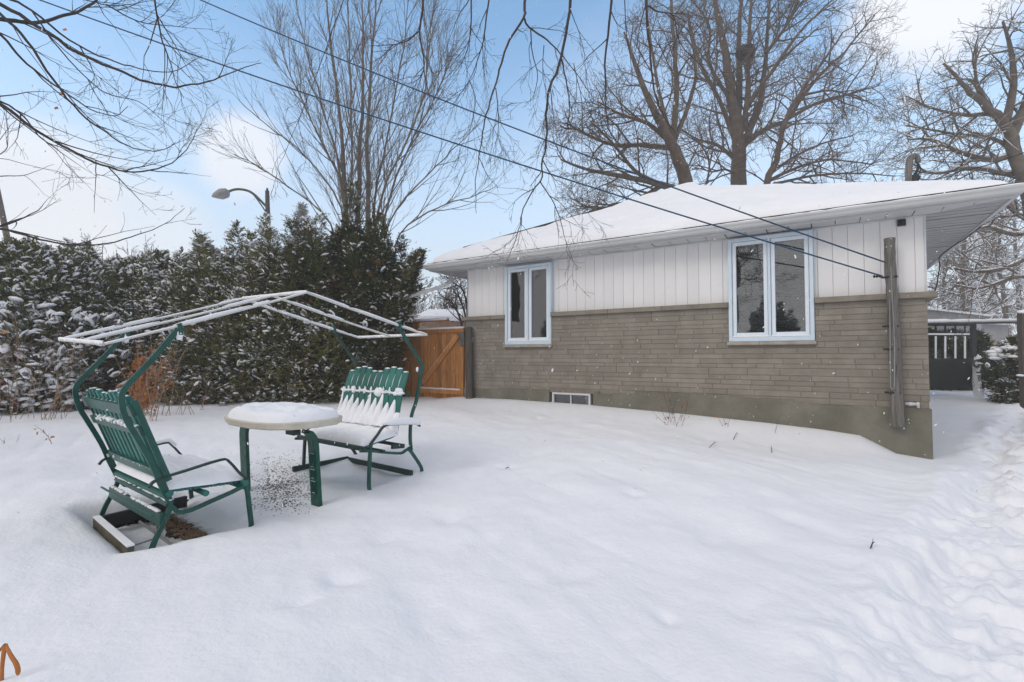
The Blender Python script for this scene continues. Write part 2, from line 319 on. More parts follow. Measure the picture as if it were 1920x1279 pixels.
def ground_z(x, y):
    x = np.asarray(x, float); y = np.asarray(y, float); sh = x.shape; x = x.ravel(); y = y.ravel()
    num = np.zeros_like(x); den = np.zeros_like(x)
    for c, s in zip(CP, SG):
        g = np.exp(-((x-c[0])**2+(y-c[1])**2)/(2*s*s))+1e-4/(1+((x-c[0])**2+(y-c[1])**2)); num += g*c[2]; den += g
    z = num/den
    r = np.hypot(x, y)
    # soft wind ripples and undulation
    c_, s_ = math.cos(.45), math.sin(.45); u = x*c_-y*s_; v = x*s_+y*c_
    z = z+.05*fbm(u*.5+3, v*.9, 3)+.026*fbm(u*.9, v*2.6+5, 3)*np.clip(1.2-r/14, 0, 1)+.02*fbm(u*2.1, v*2.1+5, 2)
    rg = np.abs(vnoise(u*.55+9+.4*vnoise(u*1.3, v*1.3), v*1.7+2)); z = z-.014*np.exp(-(rg/.11)**2)*np.clip(vnoise(u*.4, v*.5+7)+.35, 0, 1)
    rg2 = np.abs(vnoise(u*.8+31, v*2.9+12+.6*vnoise(u, v))); z = z-.010*np.exp(-(rg2/.12)**2)*np.clip(vnoise(u*.5+5, v*.6)+.3, 0, 1)
    z = z+.006*vnoise(x*9, y*9)+.003*vnoise(x*22, y*22)
    for fx, fy, fr, fd, ft in feet:
        dx = x-fx; dy = y-fy; a = dx*math.cos(ft)+dy*math.sin(ft); b = -dx*math.sin(ft)+dy*math.cos(ft)
        z = z-fd*np.exp(-(a/(fr*1.5))**2-(b/fr)**2)
    # trodden path along the right
    dm = np.full_like(x, 9.)
    for pp in (pth, pth2):
        for q in pp: dm = np.minimum(dm, np.hypot(x-q[0], y-q[1]))
    m = np.exp(-(dm/.36)**2)
    z = z+m*(.14*fbm(x*3.1, y*3.1, 5)+.045*vnoise(x*12, y*12))-.09*np.exp(-(dm/.2)**2)+.04*np.exp(-((dm-.38+.1*vnoise(x*2.3, y*2.3))/.14)**2)*np.clip(.8+2*vnoise(x*1.9+4, y*1.9), 0, 1.5)
    for fx, fy, fr, fd in steps:
        d2 = ((x-fx)**2+(y-fy)**2)/fr**2; z = z-fd*np.exp(-d2*d2)+.3*fd*np.exp(-(np.sqrt(d2)-1.5)**2*4)
    # against the house wall
    zw = np.interp(x, WP[::1, 0], WP[:, 2]); wt = np.exp(-((YB-np.minimum(y, YB))/.55)**2)*np.where(x < XR+.05, 1, np.exp(-((x-XR)/.5)**2))*np.where(x > XL-.1, 1, np.exp(-((x-XL)/.6)**2))
    wt = np.where((y > YB+.3) & ((x > XR) | (x < XL)), wt*np.exp(-((y-YB-.3)/1)**2), wt)
    z = z*(1-wt)+zw*wt
    # hollows round the benches and table
    q = np.stack([x, y], 1)-O[:2]; a = q@A[:2]; ww = q@W[:2]
    def soft(v, lo, hi, e): return 1/(1+np.exp(-(v-lo)/e))*1/(1+np.exp((v-hi)/e))
    zt = E-1.31
    k = soft(a, -.12, .62, .04)*soft(ww, -.02, 1.15, .035); z = z*(1-k)+(zt-.02+.02*vnoise(x*8, y*8))*k
    k = .75*soft(a, .55, 1.6, .12)*soft(ww, .1, 1.2, .08); z = z*(1-k)+(E-1.27+.02*vnoise(x*8, y*8))*k
    k = .9*soft(a, 1.6, 2.25, .06)*soft(ww, .12, 1.05, .05); z = z*(1-k)+(E-1.27+.02*vnoise(x*8, y*8))*k
    return z.reshape(sh)
th0 = math.pi/2+YAW
ang = np.concatenate([np.linspace(-54, 54, 800), np.linspace(54, 306, 90)[1:-1]]); ang = th0-np.radians(ang)
rad = np.concatenate([np.linspace(.25, 1.4, 14)[:-1], 1.4*np.exp(np.linspace(0, math.log(24/1.4), 470)), np.array([28, 34, 42, 60, 90, 150, 300, 600, 1200])])
RR, AA = np.meshgrid(rad, ang, indexing='ij'); X = RR*np.cos(AA); Y = RR*np.sin(AA); ZZ = ground_z(X, Y); ZZ = np.where(RR > 30, E-1.0, ZZ)
nr, na = X.shape; i, j = np.meshgrid(np.arange(nr-1), np.arange(na), indexing='ij'); i = i.ravel(); j = j.ravel(); j2 = (j+1) % na
g = MB(); g.add(np.stack([X, Y, ZZ], 2), np.stack([i*na+j, (i+1)*na+j, (i+1)*na+j2, i*na+j2], 1))
g.add(np.vstack([[0, 0, ZZ[0].mean()], np.stack([X[0], Y[0], ZZ[0]], 1)]), [(0, 1+k, 1+(k+1) % na) for k in range(na)])
gr = g.build('ground', M['snow'], smooth=True); tag(gr, None, None, kind='structure')
def gz(p): return float(ground_z(np.array([p[0]]), np.array([p[1]]))[0])
def on_ground(px, py):
    d = ray(px, py); t = 1.5
    for _ in range(900):
        p = CAM+d*t
        if p[2] <= gz_fast(p): return p
        t *= 1.004
    return CAM+d*t
_gx = np.linspace(-16, 9, 320); _gy = np.linspace(0, 24, 320); _GX, _GY = np.meshgrid(_gx, _gy, indexing='ij'); _GZ = ground_z(_GX, _GY)
def gz_fast(p):
    a = np.clip((p[0]+16)/25*319, 0, 318.99); b = np.clip(p[1]/24*319, 0, 318.99); i0 = int(a); j0 = int(b); a -= i0; b -= j0
    return (_GZ[i0, j0]*(1-a)+_GZ[i0+1, j0]*a)*(1-b)+(_GZ[i0, j0+1]*(1-a)+_GZ[i0+1, j0+1]*a)*b

# ------------------------------------------------------------------ house
house = thing('house', 'single storey bungalow end with taupe brick below white board siding and snow covered hip roof', 'house', (XL/2, YB, E-1.3))
ZL0 = PY(1667, 764, YB)[2]; ZLD = PY(1667, 562, YB)[2]; ZLT = PY(1667, 551, YB)[2]; YS = YB+.07   # brick bottom, ledge, siding face
XS0 = PY(878, 560, YS)[0]; XS1 = PY(1735, 480, YS)[0]; ZC = PY(1735, 403, YS)[2]; HD = 11.0
def rect(px0, py0, px1, py1, y): a = PY(px0, py0, y); b = PY(px1, py1, y); return a[0], b[0], b[2], a[2]
bw = PY(1362, 450, YB); W1 = (PY(1366, 540, YB)[0], PY(1526, 540, YB)[0], PY(1440, 640, YB)[2], PY(1440, 441, YB)[2])
W2 = (PY(948, 580, YB)[0], PY(1034, 580, YB)[0], PY(990, 646, YB)[2], PY(990, 497, YB)[2])
BW = (PY(1031, 750, YB)[0], PY(1107, 750, YB)[0], PY(1070, 775, YB)[2], PY(1070, 737, YB)[2])
# backing walls with openings: build as strips in x
m = MB()
def wall_strips(m, x0, x1, z0, z1, y0, y1, holes):
    xs = sorted({x0, x1, *[h[0] for h in holes], *[h[1] for h in holes]}); xs = [x for x in xs if x0 <= x <= x1]
    for a, b in zip(xs[:-1], xs[1:]):
        zz = [z0]
        for h in sorted([h for h in holes if h[0] <= a+1e-6 and h[1] >= b-1e-6], key=lambda h: h[2]): zz += [max(z0, h[2]), min(z1, h[3])]
        zz.append(z1)
        for c, d in zip(zz[::2], zz[1::2]):
            if d-c > 1e-4: m.box((a, y0, c), (b, y1, d))
holes = [W1, W2, BW]
wall_strips(m, XL+.01, XR-.01, ZL0+.002, ZLD, YB+.012, YB+.2, [(h[0], h[1], h[2], h[3]) for h in holes])
wl = m.build('brick_wall', M['mortar'], house)
m = MB()
z = ZL0; row = 0
hs = []
while z < ZLD-.012:
    h = random.choice([.065, .08, .09, .09, .11, .075]);
    if ZLD-z-h < .045: h = ZLD-z
    x = XL-random.random()*.3; off = 0
    while x < XR:
        l = random.uniform(.22, .75); a, b = max(x, XL), min(x+l, XR); x += l
        if b-a < .03: continue
        for h_ in holes:
            if a < h_[1] and b > h_[0] and z+h > h_[2]-.06 and z < h_[3]:
                if a < h_[0]-.02 < b: b = h_[0]-.001
                elif a < h_[1]+.02 < b: a = h_[1]+.001
                elif a >= h_[0]-.02 and b <= h_[1]+.02: a = b
        if b-a < .03: continue
        g_ = .0028; m.bbox((a+g_, YB+random.uniform(.001, .006), z+g_*.8), (b-g_, YB+.02, z+h-g_*.8), .004)
    z += h
m.build('brickwork', M['brick'], wl)
# end and rear walls of the house (brick below, siding above)
m = MB(); m.box((XL+.01, YB+.2, ZL0-.9), (XL+.2, YB+HD, ZLD)); m.box((XR-.2, YB+.2, ZL0-.9), (XR-.01, YB+HD, ZLD)); m.box((XL+.2, YB+HD-.2, ZL0-.9), (XR-.2, YB+HD, ZLD)); m.build('side_wall', M['brick'], house)
m = MB(); m.box((XS0+.012, YS+.2, ZLT), (XS0+.15, YB+HD, ZC+.15)); m.box((XS1-.15, YS+.2, ZLT), (XS1-.012, YB+HD, ZC+.15)); m.box((XS0+.15, YB+HD-.15, ZLT), (XS1-.15, YB+HD-.002, ZC+.15)); m.build('upper_wall', M['siding'], house)
# parged foundation with uneven upper edge
m = MB(); xs = np.linspace(XL-.012, XR+.012, 120)
for a, b in zip(xs[:-1], xs[1:]):
    if b > BW[0] and a < BW[1]:
        m.box((a, YB-.012, E-1.7), (b, YB+.2, BW[2])); continue
    mid = (a+b)/2; zt = ZL0+.006+(.045 if float(vnoise(np.array(mid*1.3), np.array(1.))) > .06 else 0)+.012*float(vnoise(np.array(mid*9), np.array(1.)))+(.03 if -3.2 < mid < -1.2 else 0)-(.0 if mid > -1 else 0)
    m.box((a, YB-.012, E-1.7), (b, YB+.2, float(zt)))
m.build('foundation', M['parge'], house)
# ledge course
m = MB()
def ledge(x0, x1):
    x = x0
    while x < x1-.05:
        l = min(random.uniform(.7, 1.3), x1-x)
        if x1-x-l < .25: l = x1-x
        m.bbox((x+.002, YB-.06, ZLD), (x+l-.002, YS+.05, ZLT), .008); x += l
ledge(XL-.07, W2[0]-.002); ledge(W2[1]+.002, W1[0]-.002); ledge(W1[1]+.002, XR+.10)
m.box((XR-.1, YS+.05, ZLD), (XR+.10, YB+HD, ZLT)); m.box((XL-.07, YS+.05, ZLD), (XL+.1, YB+HD, ZLT))
m.build('ledge', M['ledge'], house)
# white vertical siding
m = MB(); x = XS0; bwid = .187
while x < XS1-.01:
    b = min(x+bwid, XS1)
    segs = [(ZLT, ZC+.05)]
    for h_ in (W1, W2):
        if x < h_[1] and b > h_[0]:
            segs = []
            if x < h_[0]: m.bbox((x+.003, YS, ZLT), (h_[0]-.002, YS+.02, ZC+.05), .004)
            if b > h_[1]: m.bbox((h_[1]+.002, YS, ZLT), (b-.003, YS+.02, ZC+.05), .004)
            m.bbox((max(x, h_[0])+.003, YS+.003, h_[3]), (min(b, h_[1])-.003, YS+.02, ZC+.05), .004)
    for s0, s1 in segs: m.bbox((x+.0015, YS+random.uniform(0, .002), s0), (b-.0015, YS+.02, s1), .004)
    x = b
m.build('siding', M['siding'], house)
m = MB(); wall_strips(m, XS0+.004, XS1-.004, ZLT, ZC+.1, YS+.02, YS+.2, [(h[0], h[1], ZLT-1, h[3]) for h in (W1, W2)]); m.build('siding_backing', M['fascia'], house)
m = MB(); m.bbox((XS1-.012, YS-.012, ZLT+.001), (XS1+.012, YS+.2, ZC+.05)); m.build('corner_trim', M['trimwhite'], house); m = MB(); m.bbox((XS0-.012, YS-.012, ZLT+.001), (XS0+.012, YS+.2, ZC+.05)); m.build('corner_trim', M['trimwhite'], house)
# windows
def casement(wn, blind, yf=YB-.035):
    x0, x1, z0, z1 = wn; f = MB(); fw = .055; yb = YB+.11
    def fr(a, b, c, d, y0, y1, t, tb=None):
        tb = tb or t
        m_.bbox((a, y0, c), (a+t, y1, d), .006); m_.bbox((b-t, y0, c), (b, y1, d), .006); m_.bbox((a+t, y0, c), (b-t, y1, c+tb), .006); m_.bbox((a+t, y0, d-t), (b-t, y1, d), .006)
    m_ = f; fr(x0, x1, z0, z1, yf, yb, fw, .07); xm = (x0+x1)/2
    f.bbox((xm-.02, yf+.005, z0+.07), (xm+.02, yb, z1-fw), .005)
    wo = f.build('window', M['winframe'], house)
    for a, b, bl in ((x0+fw, xm-.02, blind[0]), (xm+.02, x1-fw, blind[1])):
        m_ = MB(); fr(a+.004, b-.004, z0+.074, z1-fw-.004, yf+.03, yb-.03, .055, .065); m_.build('sash', M['winfill'], wo)
        p = MB(); p.box((a+.05, yf+.07, z0+.12), (b-.05, yf+.076, z1-fw-.05)); p.build('pane', M['glass'], wo)
        if bl:
            p = MB(); zz = z0+.1+bl[0]*(z1-z0)
            while zz < z1-fw-.06:
                p.hexa([(a+.06, YB+.115, zz), (b-.06, YB+.115, zz), (b-.06, YB+.14, zz+.026), (a+.06, YB+.14, zz+.026), (a+.06, YB+.116, zz+.002), (b-.06, YB+.116, zz+.002), (b-.06, YB+.141, zz+.028), (a+.06, YB+.141, zz+.028)]); zz += .04
            p.build('blind', M['blind'], wo)
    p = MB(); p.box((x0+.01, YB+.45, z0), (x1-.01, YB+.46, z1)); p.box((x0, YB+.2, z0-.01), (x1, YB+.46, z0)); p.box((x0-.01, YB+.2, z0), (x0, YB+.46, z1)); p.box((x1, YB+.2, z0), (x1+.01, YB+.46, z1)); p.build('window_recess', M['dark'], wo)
    s = MB(); s.bbox((x0-.03, YB-.055, z0-.055), ((x0+x1)/2-.15, YB+.1, z0-.002), .008); s.bbox(((x0+x1)/2-.147, YB-.055, z0-.055), (x1+.02, YB+.1, z0-.002), .008); s.build('window_sill', M['sill'], wo)
    n = 26; xs = np.linspace(x0+.05, x1-.05, n); s = MB()
    V = []
    for xx in xs: h = .018+.012*abs(float(vnoise(np.array(xx*5), np.array(z0)))); V += [(xx, yf-.0, z0+.0715), (xx, yf+.03, z0+.0715+h), (xx, yf+.065, z0+.076+h*1.2), (xx, yf+.068, z0+.0715)]
    s.add(V, [(4*i+j, 4*i+4+j, 4*i+5+j, 4*i+1+j) for i in range(n-1) for j in range(3)]); s.build('snow', M['snow_clump'], wo, True)
    return wo
a = casement(W1, [(0.0,), (0.0,)]); b = casement(W2, [None, None])
a['label'] = 'wide light blue casement window with closed blinds'; b['label'] = 'narrow light blue casement window nearer the gate'
# basement window
x0, x1, z0, z1 = BW; f = MB(); t = .035
f.bbox((x0+.05, YB-.01, z0), (x0+.05+t, YB+.1, z1), .004); f.bbox((x1-t, YB-.01, z0), (x1, YB+.1, z1), .004); f.bbox((x0+.05+t, YB-.01, z1-t), (x1-t, YB+.1, z1), .004); f.bbox(((x0+x1)/2+.01, YB, z0), ((x0+x1)/2+.03, YB+.09, z1-t), .003)
bwn = f.build('basement_window', M['trimwhite'], house); p = MB(); p.box((x0+.08, YB+.04, z0), (x1-.03, YB+.045, z1-.03)); p.build('pane', M['glass'], bwn)
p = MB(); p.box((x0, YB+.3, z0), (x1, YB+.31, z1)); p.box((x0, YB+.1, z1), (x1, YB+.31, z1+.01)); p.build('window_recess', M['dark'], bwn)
lerp_ = lambda a, b, t: a*(1-t)+b*t
# roof: eave box, hip, gutter
EX0 = XS0-.80; EX1 = PZ(1909, 364, ZC-E)[0]; EY0 = PZ(1909, 364, ZC-E)[1]+.1; EY1 = YB+HD+.5
FH_ = .135; APZ = E+4.27; apx = (EX0+EX1)/2; run = (EX1-EX0)/2; ap = np.array([apx, EY0+run, APZ]); ap2 = np.array([apx, EY1-run, APZ])
ZE = ZC+FH_+.015
c4 = [np.array([EX0, EY0, ZE]), np.array([EX1, EY0, ZE]), np.array([EX1, EY1, ZE]), np.array([EX0, EY1, ZE])]
m = MB(); lowr = [p-Z*.012 for p in c4]
V = c4+[ap, ap2]+lowr
m.add(V, [(0, 1, 4), (1, 2, 5, 4), (2, 3, 5), (3, 0, 4, 5), (6, 7, 1, 0), (7, 8, 2, 1), (8, 9, 3, 2), (9, 6, 0, 3), (9, 8, 7, 6)])
roof = m.build('roof', M['shingle'], house)
# snow blanket on the roof: front face, right face and left face as grids offset along z with thickness
def roof_snow():
    m = MB(); n = 90
    def face(p0, p1, q0, q1, nu, nv, skew):
        V = []; 
        for iu in range(nu+1):
            u = iu/nu
            for iv in range(nv+1):
                v = iv/nv
                b = (p0*(1-u)+p1*u); t = (q0*(1-u)+q1*u)
                P = b*(1-v)+t*v
                e = .045+.012*float(vnoise(np.array(u*23), np.array(3.)))
                dist = v*np.linalg.norm(t-b)
                bare = max(0, 1-abs(u-.955)/.03)*max(0, 1-v/.05) if p0[1] == p1[1] else 0
                rise = 1-math.exp(-max(0, dist)/.10); th = .012+(.15-(.10*min(1, max(0, (u-.7)/.25)) if p0[1] == p1[1] else .10))*rise*(1+.35*float(fbm(np.array(P[0]*.9), np.array(P[1]*.9), 2))+.3*float(fbm(np.array(P[0]*3.1), np.array(P[1]*3.1), 2)))
                edge = min(u, 1-u)
                th = th*(1-bare)-.01*bare
                P = P+(nrm((t-b))*np.interp(v, [0, .03], [.06+.025*float(fbm(np.array(u*14), np.array(8.), 3)), 0]) if v < .03 else 0)
                V.append(P+Z*th)
        F = [(a*(nv+1)+b, (a+1)*(nv+1)+b, (a+1)*(nv+1)+b+1, a*(nv+1)+b+1) for a in range(nu) for b in range(nv)]
        m.add(V, F)
        # edge drop to the shingles
        V2 = []
        for iu in range(nu+1):
            p = V[iu*(nv+1)]; b = (p0*(1-iu/nu)+p1*(iu/nu)); V2 += [p, np.array([p[0], p[1], ZE+ .004])]
        m.add(V2, [(2*a, 2*a+1, 2*a+3, 2*a+2) for a in range(nu)])
    face(c4[0], c4[1], ap, ap, 130, 50, False)
    face(c4[1], c4[2], ap, ap2, 60, 40, False)
    face(c4[3], c4[0], ap2, ap, 60, 40, False)
    face(c4[2], c4[3], ap2, ap2, 20, 20, False)
    return m.build('roof_snow', M['snow'], roof, True)
roof_snow()
# low lips of snow and bare shingle at the eave: dark drip edge
m = MB(); m.plank(lerp_(c4[0], ap, .12)+Z*.06, lerp_(c4[0], ap, .97)+Z*.06, Z, .2, .05); m.build('hip_cap', M['shingle'], roof)
m = MB(); m.box((EX0-.02, EY0-.03, ZE-.010), (EX1+.02, EY0+.12, ZE+.012)); m.box((EX1-.12, EY0+.12, ZE-.010), (EX1+.02, EY1, ZE+.012)); m.build('drip_edge', M['shingle'], roof)
# gutter: K profile swept along front and sides
prof = np.array([(0, 0), (-.055, 0), (-.075, .02), (-.085, .055), (-.10, .075), (-.10, .10), (-.092, .10), (-.09, .08), (-.0, .075)])
m = MB(); zb = ZC+.02; corners = [np.array([EX0, EY1]), np.array([EX0, EY0]), np.array([EX1, EY0]), np.array([EX1, EY1])]
outd = [np.array([-1, 0]), np.array([-1, -1]), np.array([1, -1]), np.array([1, 0])]
V = [[c[0]+o[0]*(-p[0]), c[1]+o[1]*(-p[0]), zb+p[1]] for c, o in zip(corners, outd) for p in prof]; k = len(prof)
m.add(V, [(i*k+j, i*k+j+1, (i+1)*k+j+1, (i+1)*k+j) for i in range(3) for j in range(k-1)]+[tuple(range(k))[::-1], tuple(range(3*k, 4*k))]); m.build('gutter', M['fascia'], roof)
m = MB(); xs = np.linspace(EX0-.08, EX1+.08, 160); V = []
for x in xs:
    h = .012+.02*abs(float(fbm(np.array(x*3), np.array(2.), 3))); V += [(x, EY0-.098, zb+.1005), (x, EY0-.07, zb+.10+h), (x, EY0-.03, zb+.10+h*.9), (x, EY0-.002, zb+.10)]
m.add(V, [(4*i+j, 4*i+4+j, 4*i+5+j, 4*i+1+j) for i in range(159) for j in range(3)]); m.build('gutter_snow', M['snow_clump'], roof, True)
m = MB(); m.box((EX0+.001, EY0+.001, ZC-.012), (EX1-.001, EY0+.025, ZE-.012)); m.box((EX1-.025, EY0+.025, ZC-.012), (EX1-.001, EY1, ZE-.012)); m.box((EX0+.001, EY0+.025, ZC-.012), (EX0+.025, EY1, ZE-.012)); m.build('fascia', M['fascia'], roof)
# soffit panels, mitred at the corners
m = MB(); wd = .29; x = EX0+.03
while x < EX1-.03:
    b = min(x+wd, EX1-.03); y1 = YS-.001
    def ylim(q): return y1 if XS0 <= q <= XS1 else EY0+(EX1-q)*((y1-EY0)/(EX1-XS1)) if q > XS1 else EY0+(q-EX0)*((y1-EY0)/(XS0-EX0))
    ya, yb_ = ylim(x+.004), ylim(b-.004); zz = ZC+random.uniform(-.004, .004)
    m.hexa([(x+.012, EY0+.026, zz), (b-.010, EY0+.026, zz), (b-.004, max(yb_, EY0+.03), zz), (x+.004, max(ya, EY0+.03), zz), (x+.004, EY0+.026, zz+.006), (b-.010, EY0+.026, zz+.006), (b-.004, max(yb_, EY0+.03), zz+.006), (x+.004, max(ya, EY0+.03), zz+.006)]); x = b
m.build('soffit', M['soffit'], roof)
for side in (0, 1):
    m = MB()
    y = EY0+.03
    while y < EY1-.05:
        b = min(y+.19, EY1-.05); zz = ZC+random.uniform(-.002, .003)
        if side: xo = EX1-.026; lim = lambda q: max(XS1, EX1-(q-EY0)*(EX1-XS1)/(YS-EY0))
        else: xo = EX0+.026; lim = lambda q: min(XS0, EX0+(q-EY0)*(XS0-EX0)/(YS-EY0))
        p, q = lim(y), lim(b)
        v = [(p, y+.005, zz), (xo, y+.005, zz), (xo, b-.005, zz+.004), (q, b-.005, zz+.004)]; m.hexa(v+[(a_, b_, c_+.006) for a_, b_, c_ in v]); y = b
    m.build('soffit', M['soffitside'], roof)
m = MB(); m.box((EX0+.03, EY0+.03, ZC+.02), (EX1-.03, EY1-.05, ZC+.03)); m.build('soffit_backing', M['black'], roof)
m = MB(); m.bbox((XS0-.02, YS-.02, ZC-.022), (XS1+.02, YS-.002, ZC-.001), .003); m.build('frieze_trim', M['trimwhite'], house)
# side cable tacked under the eave and dangling at the corner
m = MB(); p0 = PD(1765, 478, 8.6); m.tube(smooth_poly([PD(1918, 350, 5.9), PD(1880, 388, 6.5), PD(1820, 440, 7.5), p0, PD(1762, 500, 8.6), PD(1757, 530, 8.55), PD(1751, 552, 8.5)]), .009, 5)
m.build('eave_cable', M['black'], house)
# little lamp box under the eave
p = PY(1690, 418, YS); m = MB(); m.bbox((p[0]-.045, YS-.05, p[2]-.045), (p[0]+.045, YS-.001, p[2]+.04), .01); m.blob(p+np.array([0, -.055+0*YS, -.005]), (.03, .02, .03), 8, 5, 0); wl_ = m.build('wall_lamp', M['black'], house)
# white pipe on the foundation
m = MB(); a = PY(1696, 757, YB-.03); b = PY(1718, 758, YB-.03); m.tube([a, b], .02, 10); m.tube([b, b+np.array([.03, -.0, 0])], [.03, .03], 10); m.tube([b+np.array([.02, 0, .01]), b+np.array([.02, 0, -.05])], .016, 8); m.tube([a+np.array([.02, 0, 0]), a+np.array([.02, .04, 0])], .015, 8); m.tube([(a+b)/2-np.array([.02,0,0]), (a+b)/2+np.array([.02,0,0])], .026, 10)
m.build('drain_pipe', M['trimwhite'], house, True)
# downspout at the far left corner
m = MB(); m.bars(smooth_poly([PD(846, 505, 11.2), PD(846, 522, 11.2), PD(838, 533, 11.1), PD(800, 546, 11.0), PD(740, 565, 10.9)], 4), .07, .07, (0, 0, 1)); m.build('downspout', M['trimwhite'], house)
# periscope service mast on the roof
def PDM(px, py): return PD(px, py, 11.6)
m = MB(); m.tube(smooth_poly([PDM(1703, 345), PDM(1704, 318), PDM(1706, 300), PDM(1713, 292), PDM(1720, 296), PDM(1721, 305)], 4), [.07]*5+[.075]*6+[.06]*10, 10)
ms = m.build('service_mast', M['greywood'], house, True)
m = MB()
for dx in (0, 4, -3): m.tube(smooth_poly([PDM(1720, 303), PDM(1722+dx, 318), PDM(1712+dx, 332), PDM(1703+dx, 328)]), .016, 5)
m.blob(PDM(1712, 335), (.14, .1, .1), 7, 5, .2); m.build('service_cable', M['black'], ms)

# ------------------------------------------------------------------ post fixed in front of the wall
yp = YB-.10; post = thing('wooden_post', 'weathered grey wooden post strapped upright to the brick wall with a loop of cable', 'post', PY(1683, 800, yp))
m = MB(); pts = [PY(1683, 799, yp), PY(1679, 700, yp), PY(1673, 560, yp), PY(1669, 500, yp), PY(1668, 447, yp)]
m.tube(smooth_poly(pts, 6), np.interp(np.arange(25), [0, 10, 24], [.078, .068, .062])*(1+.05*rng.standard_normal(25)), 10); m.build('pole', M['greywood'], post)
for py, dx in ((520, 0), (612, 3), (655, 4), (736, 7)):
    m = MB(); c = PY(1670+dx, py, yp); m.bars([c+np.array([-.075, -.0, 0]), c+np.array([-.06, -.06, 0]), c+np.array([.06, -.06, 0]), c+np.array([.075, 0, 0])], .025, .005, Z); m.tube([c+np.array([-.11, -.03, 0]), c+np.array([-.07, -.03, 0])], .012, 6); m.build('bracket', M['black'], post)
m = MB()
for k, q in enumerate((-.17, -.14, -.11)):
    c = PY(1668, 517, yp); m.blob(c+np.array([q, -.03, .0]), (.016, .02, .022), 7, 5, 0)
m.build('insulator', M['black'], post)
m = MB(); m.tube(smooth_poly([PY(1668, 560, yp-.08), PY(1669, 640, yp-.08), PY(1670, 722, yp-.085), PY(1674, 728, yp-.085), PY(1677, 720, yp-.085), PY(1677, 640, yp-.08), PY(1673, 560, yp-.08), PY(1670, 500, yp-.08)], 4), .007, 5); m.build('cable_loop', M['galv'], post)
# ------------------------------------------------------------------ overhead cables
def sag(a, b, s, n=40):
    t = np.linspace(0, 1, n)[:, None]; return a*(1-t)+b*t-Z*s*4*t*(1-t)
def cable(p1, q1, ex, s, label):
    a, b = p1, q1; m = MB(); m.tubes(sag(a, b+(b-a)*ex, s)[None], np.full((1, 40), .0105), 6)
    o = m.build('overhead_cable', M['cable'], None, True); tag(o, label, 'cable', 'overhead service cables'); return o
cable(PY(1660, 492, yp-.05), PD(405, 0, 8.2), .25, .18, 'upper of two blue overhead cables running from wall post to top edge')
cable(PY(1655, 518, yp-.05), PD(108, 0, 7.6), .25, .16, 'lower of two blue overhead cables ending at black insulators on wall post')
m = MB(); m.tubes(sag(PD(1795, 322, 12.5), PD(1990, 255, 10), .1)[None], np.full((1, 40), .012), 5); m.tubes(sag(PD(1795, 322, 12.5), PD(1722, 335, 11.8), .1)[None], np.full((1, 40), .012), 5)
tag(m.build('overhead_cable', M['black'], None), 'black service cable running from roof mast up to the right', 'cable', 'overhead service cables')

